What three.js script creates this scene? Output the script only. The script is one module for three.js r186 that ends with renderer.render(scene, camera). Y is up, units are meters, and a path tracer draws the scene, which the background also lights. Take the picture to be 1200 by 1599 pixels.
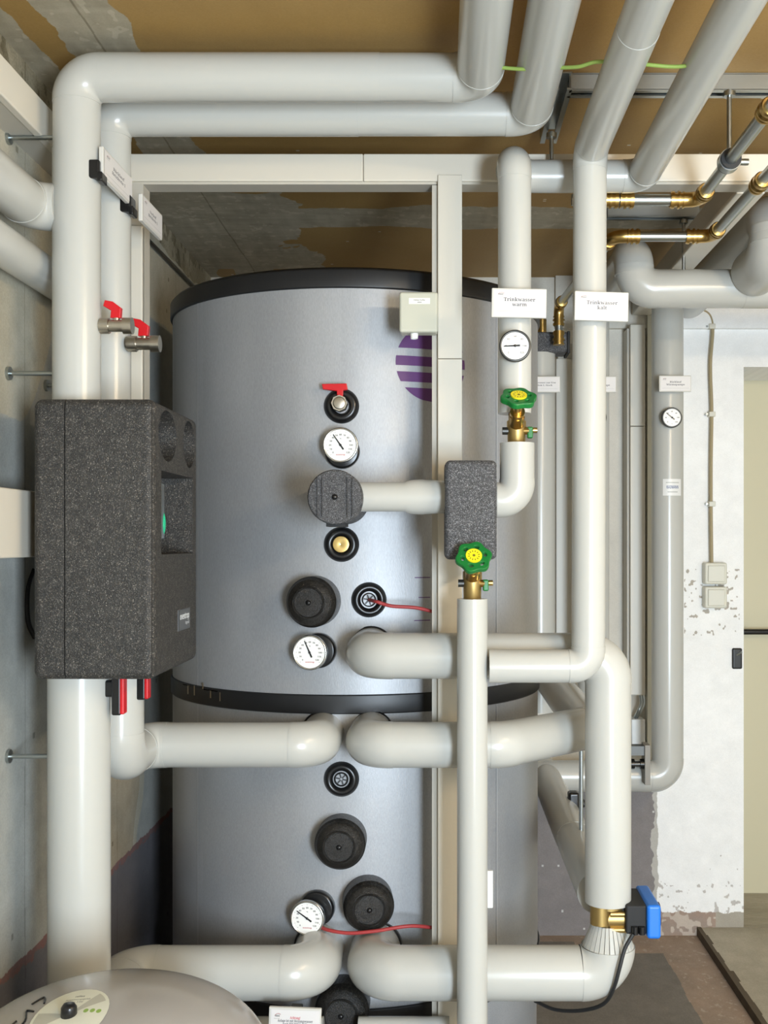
import * as THREE from 'three';
import { RoundedBoxGeometry } from 'three/addons/geometries/RoundedBoxGeometry.js';
import { mergeGeometries } from 'three/addons/utils/BufferGeometryUtils.js';
import { RectAreaLightUniformsLib } from 'three/addons/lights/RectAreaLightUniformsLib.js';
import { Brush, Evaluator, SUBTRACTION } from 'three-bvh-csg';

// ---------------------------------------------------------------- camera, light, exposure
RectAreaLightUniformsLib.init();
const scene = new THREE.Scene();
const F = 1700, VX = 685, VY = 845, EYE = 1.42;          // focal length and principal point in pixels of 1200 x 1599
const camera = new THREE.PerspectiveCamera(2 * Math.atan(799.5 / F) * 180 / Math.PI, 1200 / 1599, 0.05, 60);
camera.position.set(0, EYE, 0);
camera.lookAt(0, EYE, -1);
camera.setViewOffset(1200, 1599, 600 - VX, 799.5 - VY, 1200, 1599);
camera.updateProjectionMatrix();
scene.background = new THREE.Color(0.75, 0.86, 1.0);
const WIN = { x0: 0.68, x1: 1.24, y0: 0.5, y1: 1.6, z: 1.1 };   // window in the wall behind the camera
const dayLight = new THREE.RectAreaLight(new THREE.Color(0.74, 0.87, 1.0), 74, WIN.x1 - WIN.x0, WIN.y1 - WIN.y0);
dayLight.position.set((WIN.x0 + WIN.x1) / 2, (WIN.y0 + WIN.y1) / 2, WIN.z - 0.03);
dayLight.lookAt(dayLight.position.x, dayLight.position.y, -10);
scene.add(dayLight);
const LAMP = { x: 1.3, y: 2.12, z: -0.6 };               // hanging tube lamp, right of the frame
const renderer = new THREE.WebGLRenderer({ antialias: true });
renderer.toneMapping = THREE.LinearToneMapping;
renderer.toneMappingExposure = 1.0;
renderer.shadowMap.enabled = true;

// ---------------------------------------------------------------- helpers
let seed = 7;
const rnd = () => { seed = (seed * 1664525 + 1013904223) >>> 0; return seed / 4294967296; };
const names = {};
const numbered = n => { const k = names[n] = (names[n] ?? -1) + 1; return k ? `${n}_${String(k).padStart(3, '0')}` : n; };
const V = (X, Y, d) => new THREE.Vector3(X, EYE + Y, -d);           // metres right of, above and in front of the eye
const P = (px, py, d) => V((px - VX) * d / F, (VY - py) * d / F, d);
const W = (px, d) => (px - VX) * d / F, H = (py, d) => (VY - py) * d / F;
function mesh(name, geo, mat, parent) {
  const m = new THREE.Mesh(geo, mat); m.name = name; m.castShadow = m.receiveShadow = true; (parent || scene).add(m); return m;
}
function thing(name, label, category, pos = new THREE.Vector3(), turn = 0, group) {
  const g = new THREE.Group(); g.name = numbered(name); g.position.copy(pos); g.rotation.y = turn;
  g.userData = { label, category }; if (group) g.userData.group = group; scene.add(g); return g;
}
function one(name, geo, mat, label, category, group) {
  const m = mesh(numbered(name), geo, mat); m.userData = { label, category }; if (group) m.userData.group = group; return m;
}
function struct(name, geo, mat, label, category) {
  const m = mesh(name, geo, mat); m.userData = { kind: 'structure', label, category }; return m;
}
const box = (x0, x1, y0, y1, z0, z1) => { const g = new THREE.BoxGeometry(x1 - x0, y1 - y0, z1 - z0); g.translate((x0 + x1) / 2, (y0 + y1) / 2, (z0 + z1) / 2); return g; };
const rbox = (x0, x1, y0, y1, z0, z1, r = 0.003, s = 3) => { const g = new RoundedBoxGeometry(x1 - x0, y1 - y0, z1 - z0, s, r); g.translate((x0 + x1) / 2, (y0 + y1) / 2, (z0 + z1) / 2); return g; };
// boxes given as metres from the eye: X, Y and distance
const ebox = (X0, X1, Y0, Y1, d0, d1) => box(X0, X1, EYE + Y0, EYE + Y1, -d1, -d0);
const erbox = (X0, X1, Y0, Y1, d0, d1, r = 0.003) => rbox(X0, X1, EYE + Y0, EYE + Y1, -d1, -d0, r);
const merge = a => mergeGeometries(a.map(g => { const n = g.index ? g.toNonIndexed() : g; for (const k of Object.keys(n.attributes)) if (!['position', 'normal', 'uv'].includes(k)) n.deleteAttribute(k); return n; }));
function uvBy(g, f) {                                              // uv from position (and normal)
  const p = g.attributes.position, n = g.attributes.normal, uv = new Float32Array(p.count * 2);
  for (let i = 0; i < p.count; i++) { const r = f(p.getX(i), p.getY(i), p.getZ(i), n.getX(i), n.getY(i), n.getZ(i)); uv[2 * i] = r[0]; uv[2 * i + 1] = r[1]; }
  g.setAttribute('uv', new THREE.BufferAttribute(uv, 2)); return g;
}
const boxUV = (g, s) => uvBy(g, (x, y, z, a, b, c) => { a = Math.abs(a); b = Math.abs(b); c = Math.abs(c); return a >= b && a >= c ? [z / s, y / s] : b >= c ? [x / s, z / s] : [x / s, y / s]; });
// surface of revolution about +z, profile [radius, z]
function latheZ(profile, seg = 40) { const g = new THREE.LatheGeometry(profile.map(([r, z]) => new THREE.Vector2(Math.max(r, 1e-5), z)), seg); g.rotateX(Math.PI / 2); return g; }
function latheY(profile, seg = 40) { return new THREE.LatheGeometry(profile.map(([r, y]) => new THREE.Vector2(Math.max(r, 1e-5), y)), seg); }
// tube through points with one radius or a radius for each point, with flat ends
function sweep(pts, rad, seg = 36, caps = true) {
  const n = pts.length, pos = [], nor = [], uv = [], idx = [];
  const tan = pts.map((p, i) => new THREE.Vector3().subVectors(pts[Math.min(i + 1, n - 1)], pts[Math.max(i - 1, 0)]).normalize());
  let u = Math.abs(tan[0].y) < 0.9 ? new THREE.Vector3(0, 1, 0) : new THREE.Vector3(0, 0, 1);
  let len = 0;
  const rings = [];
  for (let i = 0; i < n; i++) {
    u = u.clone().addScaledVector(tan[i], -u.dot(tan[i])).normalize();
    const w = new THREE.Vector3().crossVectors(tan[i], u), r = Array.isArray(rad) ? rad[i] : rad;
    if (i) len += pts[i].distanceTo(pts[i - 1]);
    const ring = [];
    for (let k = 0; k <= seg; k++) {
      const a = k / seg * 2 * Math.PI, c = Math.cos(a), s = Math.sin(a);
      const d = new THREE.Vector3().addScaledVector(u, c).addScaledVector(w, s);
      ring.push(pts[i].clone().addScaledVector(d, r)); pos.push(...ring[k]); nor.push(...d); uv.push(k / seg, len);
    }
    rings.push(ring);
  }
  for (let i = 0; i < n - 1; i++) for (let k = 0; k < seg; k++) {
    const a = i * (seg + 1) + k, b = a + seg + 1; idx.push(a, a + 1, b, b, a + 1, b + 1);
  }
  if (caps) for (const [i, s] of [[0, -1], [n - 1, 1]]) {
    const o = pos.length / 3, t = tan[i].clone().multiplyScalar(s);
    pos.push(...pts[i]); nor.push(...t); uv.push(0.5, 0.5);
    for (const p of rings[i]) { pos.push(...p); nor.push(...t); uv.push(0.5, 0.5); }
    for (let k = 1; k <= seg; k++) s > 0 ? idx.push(o, o + k, o + k + 1) : idx.push(o, o + k + 1, o + k);
  }
  const g = new THREE.BufferGeometry();
  g.setAttribute('position', new THREE.Float32BufferAttribute(pos, 3));
  g.setAttribute('normal', new THREE.Float32BufferAttribute(nor, 3));
  g.setAttribute('uv', new THREE.Float32BufferAttribute(uv, 2));
  g.setIndex(idx); return g;
}
const cyl = (a, b, r, seg = 24) => sweep([a, b], r, seg);
const cable = (pts, r, n = 40) => sweep(new THREE.CatmullRomCurve3(pts).getPoints(n), r, 10);
// insulated pipe: straight jacket sections and elbow shells as parts of one thing; joints = extra seams along a straight
function pipe(label, pts, r, { mat = M.pvc, bend = 1.03, name = 'insulated_pipe', category = 'pipe', lip = 0.006, grow = 0.0009, joints = [] } = {}) {
  const g = thing(name, label, category, pts[0]);
  const loc = pts.map(p => p.clone().sub(pts[0]));
  let from = loc[0];
  const straight = (a, b) => {
    const cut = joints.map(j => j.clone().sub(pts[0])).map(j => j.sub(a).dot(b.clone().sub(a)) / b.distanceToSquared(a)).filter((t, k) => t > 0.02 && t < 0.98).sort();
    let t0 = 0; let odd = 0;
    for (const t of [...cut, 1]) { mesh('jacket_section', cyl(a.clone().lerp(b, t0), a.clone().lerp(b, t), r + (odd ? 0.0007 : 0), 44), mat, g); t0 = t; odd = 1 - odd; }
  };
  for (let i = 1; i < loc.length - 1; i++) {
    const a = loc[i].clone().sub(loc[i - 1]).normalize(), b = loc[i + 1].clone().sub(loc[i]).normalize();
    const th = a.angleTo(b), R = r * bend, t = R * Math.tan(th / 2);
    const s = loc[i].clone().addScaledVector(a, -t), e = loc[i].clone().addScaledVector(b, t);
    if (s.distanceTo(from) > 0.002) straight(from, s);
    const ax = new THREE.Vector3().crossVectors(a, b).normalize(), c = s.clone().add(new THREE.Vector3().crossVectors(ax, a).multiplyScalar(R));
    const arc = [s.clone().addScaledVector(a, -lip)], m = 14;
    for (let k = 0; k <= m; k++) arc.push(c.clone().add(s.clone().sub(c).applyAxisAngle(ax, th * k / m)));
    arc.push(e.clone().addScaledVector(b, lip));
    mesh('elbow', sweep(arc, r + grow, 44), mat, g);
    from = e;
  }
  straight(from, loc[loc.length - 1]);
  return g;
}
// ---- noise and textures
const hash = (x, y) => { let h = (x * 374761393 + y * 668265263) | 0; h = Math.imul(h ^ (h >>> 13), 1274126177); return ((h ^ (h >>> 16)) >>> 0) / 4294967296; };
function vn(x, y) { const i = Math.floor(x), j = Math.floor(y), f = x - i, g = y - j, u = f * f * (3 - 2 * f), v = g * g * (3 - 2 * g); return (hash(i, j) * (1 - u) + hash(i + 1, j) * u) * (1 - v) + (hash(i, j + 1) * (1 - u) + hash(i + 1, j + 1) * u) * v; }
const fbm = (x, y, o = 4) => { let s = 0, a = 0.5, n = 0; for (let k = 0; k < o; k++) { s += a * vn(x + 17.3 * k, y + 9.1 * k); n += a; a /= 2; x *= 2; y *= 2; } return s / n; };
const mix = (a, b, t) => a.map((v, i) => v + (b[i] - v) * t);
const step = (a, b, x) => { const t = Math.min(1, Math.max(0, (x - a) / (b - a))); return t * t * (3 - 2 * t); };
function dataTex(w, h, f, srgb = true, repeat = false) {
  const d = new Uint8Array(w * h * 4);
  for (let j = 0; j < h; j++) for (let i = 0; i < w; i++) { const c = f((i + 0.5) / w, (j + 0.5) / h), o = 4 * (j * w + i); for (let k = 0; k < 3; k++) d[o + k] = Math.max(0, Math.min(255, c[k])); d[o + 3] = 255; }
  const t = new THREE.DataTexture(d, w, h); t.magFilter = THREE.LinearFilter; t.minFilter = THREE.LinearMipmapLinearFilter; t.generateMipmaps = true;
  if (srgb) t.colorSpace = THREE.SRGBColorSpace; if (repeat) t.wrapS = t.wrapT = THREE.RepeatWrapping; t.needsUpdate = true; return t;
}
function canvasTex(w, h, draw) {
  const c = document.createElement('canvas'); c.width = w; c.height = h; draw(c.getContext('2d'), w, h);
  const t = new THREE.CanvasTexture(c); t.colorSpace = THREE.SRGBColorSpace; t.magFilter = THREE.LinearFilter; return t;
}
const std = (color, roughness = 0.5, metalness = 0, o = {}) => new THREE.MeshStandardMaterial({ color, roughness, metalness, ...o });
const speckle = dataTex(512, 512, (u, v) => { const n = hash(Math.floor(u * 256), Math.floor(v * 256)), m = hash(Math.floor(u * 128) + 999, Math.floor(v * 128)); let g = 44 + 20 * (n - 0.5) + (m > 0.93 ? 45 : 0) + (n > 0.96 ? 55 : 0) + 16 * (vn(u * 24, v * 24) - 0.5); return [g * 1.05, g, g * 0.93]; }, true, true);
const speckleLight = dataTex(512, 512, (u, v) => { const n = hash(Math.floor(u * 200), Math.floor(v * 200) + 77), m = hash(Math.floor(u * 110) + 99, Math.floor(v * 110)); let g = 72 + 90 * (n - 0.5) + (m > 0.85 ? 60 : 0); return [g, g, g * 1.02]; }, true, true);
const speckleBump = dataTex(512, 512, (u, v) => { const g = 255 * (0.6 * vn(u * 128, v * 128) + 0.4 * hash(Math.floor(u * 256), Math.floor(v * 256))); return [g, g, g]; }, false, true);
const foilBump = dataTex(512, 512, (u, v) => { const g = 255 * (0.5 * vn(u * 170, v * 170) + 0.5 * hash(Math.floor(u * 300), Math.floor(v * 300))); return [g, g, g]; }, false, true);
const foilTone = dataTex(512, 512, (u, v) => { const g = 225 + 14 * (hash(Math.floor(u * 340), Math.floor(v * 340)) - 0.5) + 16 * (vn(u * 6, v * 9) - 0.5); return [g, g, g]; }, true, true);
const scaled = (t, x, y) => { const c = t.clone(); c.repeat.set(x, y); c.needsUpdate = true; return c; };

const M = {
  pvc: std('#bab9b2', 0.24), pvcEnd: std('#cfcdc4', 0.8),
  trunk: std('#d6cfc0', 0.42), trunkDark: std('#bcb6a9', 0.5),
  tank: std('#bcbdbf', 0.47, 0.32, { map: scaled(foilTone, 8, 3), bumpMap: scaled(foilBump, 12, 5), bumpScale: 0.00012 }),
  seam: std('#b9babb', 0.45, 0.3), blackBand: std('#1d1d1e', 0.42), black: std('#151516', 0.28), blackMatt: std('#1c1c1d', 0.7),
  purple: std('#5a2c66', 0.5), 
  epp: std('#ffffff', 0.62, 0, { map: speckle, bumpMap: speckleBump, bumpScale: 0.0012 }),
  eppLight: std('#ffffff', 0.6, 0, { map: speckleLight, bumpMap: speckleBump, bumpScale: 0.0015 }),
  cap: std('#ffffff', 0.36, 0, { map: scaled(speckle, 1, 1), bumpMap: speckleBump, bumpScale: 0.001, color: '#a19e9a' }),
  chrome: std('#d9d8d4', 0.22, 1), steel: std('#aab0b0', 0.32, 1), darkSteel: std('#5a5a58', 0.4, 0.9), nickel: std('#bdb6a8', 0.33, 1),
  brass: std('#c2a263', 0.28, 1), brassRaw: std('#ac925c', 0.42, 0.9), gold: std('#d8ba78', 0.3, 1),
  red: std('#c4121c', 0.35), redCable: std('#a83a3a', 0.5), green: std('#0f6b2c', 0.35), yellow: std('#e3d31b', 0.5),
  holder: std('#cfccc4', 0.35), white: std('#efeee9', 0.45), greyBox: std('#c3c2b1', 0.45), vessel: std('#a39f9a', 0.2), blue: std('#1d6fd0', 0.4), rubber: std('#222324', 0.6),
  ivory: std('#d6d3c4', 0.45), wireGreen: std('#8ea650', 0.5), brownCable: std('#a2926f', 0.6), door: std('#cfc7a9', 0.55), greyPlate: std('#4e5154', 0.5),
};
M.pvc.envMapIntensity = 1;

// ---------------------------------------------------------------- the room
const XL = -0.82, XR = 2.1, ZB = 3.92, CEIL = 0.95, FLOOR = -EYE, ZR = 1.1;
const concrete = (a, b, s = 1) => { const n = fbm(a * 3 * s, b * 3 * s, 5), m = fbm(a * 26, b * 26, 3), g = hash(Math.floor(a * 420), Math.floor(b * 420)); return 26 * (n - 0.5) + 18 * (m - 0.5) + 12 * (g - 0.5); };
const redLine = -0.82;
const leftTex = dataTex(2048, 1024, (u, v) => {
  const d = u * 5.02 - 1.1, Y = v * 2.37 - EYE; let c = [176, 170, 152], k = concrete(d, Y);
  const streak = fbm(d * 9, Y * 0.8, 3); k += 26 * (streak - 0.5);
  const w = 0.03 * (fbm(d * 8, Y * 8) - 0.5);
  const hb = 0.235 + 0.405 * step(2.12, 2.5, d) + w, pt = fbm(d * 2.2 + 5, Y * 1.6, 4); if (Y < hb && (Y > -0.3 || pt > 0.47)) c = [160, 161, 155]; else if (Y < 0 && pt < 0.36) c = [164, 152, 130];
  if (Math.abs((d + 0.004 * vn(Y * 7, 1)) % 0.62 - 0.3) < 0.0018) k -= 30;
  const e = Y - redLine + 0.012 * (fbm(d * 30, 3) - 0.5);
  if (e < 0) { c = [104, 102, 106]; k *= 0.5; if (e > -0.032 + 0.03 * fbm(d * 40, Y * 40)) c = mix(c, [140, 92, 84], 0.35 + 0.5 * fbm(d * 60, Y * 90, 2)); }
  if (Y > 0.87 + 0.05 * (fbm(d * 6, 8) - 0.5)) { c = [150, 140, 116]; k *= 1.9; if (fbm(d * 34, Y * 34, 2) > 0.66) k -= 30; }
  if (hash(Math.floor(d * 90), Math.floor(Y * 90)) > 0.9985) k -= 40;
  return c.map(x => x + k);
});
const backTex = dataTex(2048, 1024, (u, v) => {
  const X = XL + u * 2.92, Y = v * 2.37 - EYE; let c = [222, 216, 203], k = 0.55 * concrete(X, Y);
  const ragged = 0.79 + 0.03 * (fbm(Y * 14, 2, 4) - 0.5);
  if (Y < redLine + 0.01 && X < ragged) { c = [134, 128, 126]; k *= 1.2; if (Y > redLine - 0.03) c = mix(c, [146, 96, 88], 0.6); if (X > ragged - 0.035 * fbm(Y * 40, X * 40, 2)) c = [186, 182, 174]; if (hash(Math.floor(X * 140), Math.floor(Y * 140)) > 0.998) c = [205, 203, 198]; }
  else if (X >= ragged) {
    c = [246, 245, 242];
    if (Y < -1.335 + 0.02 * (fbm(X * 30, 5, 3) - 0.5)) { c = mix([168, 140, 122], [150, 138, 128], fbm(X * 18, Y * 18, 3)); if (fbm(X * 45, Y * 45, 2) > 0.6) c = [190, 176, 162]; if (X > 1.0) c = [168, 160, 146]; }
    else if (Y < -1.13 && fbm(X * 50, Y * 50, 3) > 0.68 + 0.9 * (Y + 1.335)) c = [196, 190, 184];
    if (Math.abs(X - 0.985) < 0.1 && Math.abs(Y + 0.22) < 0.12 && fbm(X * 70, Y * 70, 2) > 0.72) c = [178, 170, 158];
  }
  return c.map(x => x + k);
});
const floorTex = dataTex(1024, 1024, (u, v) => {
  const X = XL + u * 2.92, d = v * 5.1 - 1.1; const k = 0.8 * concrete(X, d); let c = [122, 115, 105];
  const e = 0.78 + 0.02 * (fbm(d * 6, 1) - 0.5) + (d > 3.75 ? -0.3 : 0);
  if (X > e || d > 3.86) { c = mix([168, 143, 122], [150, 133, 116], fbm(X * 14, d * 14, 4)); if (fbm(X * 70, d * 70, 3) > 0.72) c = [178, 160, 142]; }
  return c.map(x => x + k);
});
const slabTex = dataTex(512, 1024, (u, v) => { const k = concrete(u * 1.2, v * 4); let c = [172, 163, 144]; if (hash(Math.floor(u * 110), Math.floor(v * 380)) > 0.998) c = [205, 200, 190]; return c.map(x => x + k); });
const ceilTex = dataTex(2048, 2048, (u, v) => {
  const X = XL + u * 2.92, d = v * 5.02 - 1.1; let k = 10 * (fbm(X * 5, d * 5) - 0.5) + 6 * (hash(Math.floor(X * 400), Math.floor(d * 400)) - 0.5);
  let c = [160, 127, 72];
  const r = 0.05 * (fbm(X * 9, d * 9, 5) - 0.5), q = 0.09 * (fbm(X * 6 + 40, d * 6, 5) - 0.5);
  const pl = (X + r > -0.72 && X + r < -0.58) || X + r < -0.775 || (d + q > 3.1 && d + q < 3.3 && X > -0.7) || (d + q > 2.96 && X + 3 * q < -0.43 && d < 3.8) || (d + q > 0.4 && d + q < 0.55);
  if (pl) { c = mix([178, 168, 146], [156, 146, 124], fbm(X * 22, d * 22, 4)); k += 16 * (fbm(X * 8, d * 60, 3) - 0.5) + 20 * (fbm(X * 60, d * 9, 2) - 0.5); if (fbm(X * 46, d * 46, 2) > 0.72) k += 16; }
  if (Math.abs(X + 0.647 + 0.1 * (r)) < 0.002) k -= 34;
  if (!pl && hash(Math.floor(X * 130) + 3, Math.floor(d * 130)) > 0.9993) c = [205, 196, 176];
  return c.map(x => x + k);
});
const wallMap = (t, rough = 0.92) => new THREE.MeshStandardMaterial({ map: t, roughness: rough, bumpMap: speckleBumpWall, bumpScale: 0.002 });
const speckleBumpWall = dataTex(1024, 1024, (u, v) => { const g = 255 * fbm(u * 60, v * 60, 4); return [g, g, g]; }, false, true);
const plain = std('#e9e7e0', 0.9);
struct('floor', uvBy(box(XL - 0.2, XR + 0.2, -0.15, 0, -4.5, ZR + 0.2), (x, y, z) => [(x - XL) / 2.92, (-z + 1.1) / 5.1]), wallMap(floorTex, 0.75), 'grey concrete floor with a brownish bare strip beside the raised slab', 'floor');
struct('ceiling', uvBy(box(XL - 0.2, XR + 0.2, EYE + CEIL, EYE + CEIL + 0.15, -4.5, ZR + 0.2), (x, y, z) => [(x - XL) / 2.92, (-z + 1.1) / 5.02]), wallMap(ceilTex, 0.6), 'brown board ceiling with rough grey plaster joint strips', 'ceiling');
struct('wall_left', uvBy(box(XL - 0.2, XL, 0, EYE + CEIL, -ZB - 0.2, ZR + 0.2), (x, y, z) => [(-z + 1.1) / 5.02, y / 2.37]), wallMap(leftTex), 'bare concrete wall with dark grey dado under a reddish line', 'wall');
{ // back wall with the door opening
  const XO = 1.1, YO = 0.627, uvf = (x, y) => [(x - XL) / 2.92, y / 2.37];
  const g = merge([box(XL, XO, 0, EYE + CEIL, -ZB - 0.33, -ZB), box(XO, 2.05, EYE + YO, EYE + CEIL, -ZB - 0.33, -ZB), box(2.05, XR, 0, EYE + CEIL, -ZB - 0.33, -ZB)]);
  const w = struct('wall_back', uvBy(g, uvf), wallMap(backTex), 'whitewashed rear wall with grey dado and peeling brown plinth', 'wall');
  w.userData.kind = 'structure';
  struct('trim_1', uvBy(box(0.42, XR, EYE + 0.762, EYE + CEIL, -ZB, -ZB + 0.025), uvf), wallMap(backTex), 'flat cream lintel beam along the top of the rear wall', 'beam');
}
struct('wall_right', box(XR, XR + 0.2, 0, EYE + CEIL, -ZB - 0.4, ZR + 0.2), plain, 'plain plastered wall to the right', 'wall');
struct('wall_rear', merge([box(XL, WIN.x0, 0, EYE + CEIL, ZR, ZR + 0.2), box(WIN.x1, XR, 0, EYE + CEIL, ZR, ZR + 0.2), box(WIN.x0, WIN.x1, 0, WIN.y0, ZR, ZR + 0.2), box(WIN.x0, WIN.x1, WIN.y1, EYE + CEIL, ZR, ZR + 0.2)]), plain, 'plain plastered wall with the daylight window', 'wall');
{ // window behind the camera
  const g = thing('window_1', 'white framed window letting in the daylight', 'window'); g.name = 'window_1'; g.userData.kind = 'structure';
  const t = 0.05, { x0, x1, y0, y1 } = WIN, z0 = ZR + 0.08, z1 = ZR + 0.14;
  mesh('window_frame', merge([box(x0, x0 + t, y0, y1, z0, z1), box(x1 - t, x1, y0, y1, z0, z1), box(x0 + t, x1 - t, y0, y0 + t, z0, z1), box(x0 + t, x1 - t, y1 - t, y1, z0, z1)]), M.white, g);
  mesh('pane', box(x0 + t, x1 - t, y0 + t, y1 - t, z0 + 0.025, z0 + 0.031), new THREE.MeshPhysicalMaterial({ color: '#ffffff', transmission: 1, roughness: 0, thickness: 0 }), g);
}
{ // raised slab, door
  struct('trim_2', uvBy(rbox(0.935, XR, -0.01, 0.03, -ZB + 0.0, ZR, 0.004, 2), (x, y, z) => [(x - 0.935) / 1.2, -z / 4]), wallMap(slabTex, 0.8), 'raised pale concrete slab with a dark broken edge', 'slab');
  const sl = scene.getObjectByName('trim_2'); mesh('slab_recess', box(1.1, 2.05, 0.0, 0.03, -4.35, -ZB), sl.material, sl);
  const eg = []; for (let i = 0; i < 60; i++) { const z0 = -ZB + i * 0.08, w = 0.008 + 0.012 * rnd(); eg.push(box(0.935 - 0.004, 0.935 + w, 0.0, 0.0306 + 0.0006 * rnd(), z0, z0 + 0.085)); } mesh('broken_edge', merge(eg), std('#5b4f3e', 0.95), sl);
  const g = thing('door_1', 'beige steel door with a black bar handle in the recess', 'door', V(1.0, FLOOR, 4.3)); g.name = 'door_1'; g.userData.kind = 'structure';
  mesh('door_leaf', rbox(0.02, 1.1, 0.005, 2.12, -0.05, 0.0, 0.004), M.door, g);
  const y = EYE + H(988, 4.2);
  const hd = mesh('handle', cyl(new THREE.Vector3(0.165, y, 0.06), new THREE.Vector3(0.5, y, 0.06), 0.011), M.black, g);
  mesh('handle_post', merge([cyl(new THREE.Vector3(0.2, y, 0), new THREE.Vector3(0.2, y, 0.06), 0.009), cyl(new THREE.Vector3(0.47, y, 0), new THREE.Vector3(0.47, y, 0.06), 0.009)]), M.black, hd);
  const s = thing('lock_strike', 'black lock strike set into the chipped edge of the white wall', 'lock', P(1152, 1027, 3.92));
  mesh('strike_box', rbox(-0.02, 0.016, -0.04, 0.035, -0.002, 0.01, 0.006), M.black, s);
  mesh('bolt', cyl(new THREE.Vector3(-0.004, 0.01, 0.008), new THREE.Vector3(0.012, 0.022, 0.016), 0.004), M.steel, s);
}
// lamp (right of the frame)
{
  const g = thing('tube_lamp', 'warm hanging tube lamp under the brown ceiling', 'lamp', new THREE.Vector3(LAMP.x, LAMP.y, LAMP.z));
  mesh('housing', rbox(-0.05, 0.05, 0.03, 0.08, -0.5, 0.5, 0.01), M.white, g);
  mesh('tube', cyl(new THREE.Vector3(0, 0, -0.48), new THREE.Vector3(0, 0, 0.48), 0.018), new THREE.MeshStandardMaterial({ color: '#fff2dc', emissive: new THREE.Color(1, 0.78, 0.5), emissiveIntensity: 2 }), g);
  for (const z of [-0.4, 0.4]) mesh('hanger', cyl(new THREE.Vector3(0, 0.08, z), new THREE.Vector3(0, EYE + CEIL - LAMP.y, z), 0.004), M.steel, g);
  for (const z of [-0.35, 0, 0.35]) { const p = new THREE.PointLight(new THREE.Color(1, 0.79, 0.52), 1.5); p.position.set(-0.03, -0.03, z); p.shadow.radius = 2; p.castShadow = true; g.add(p); }
}

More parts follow.
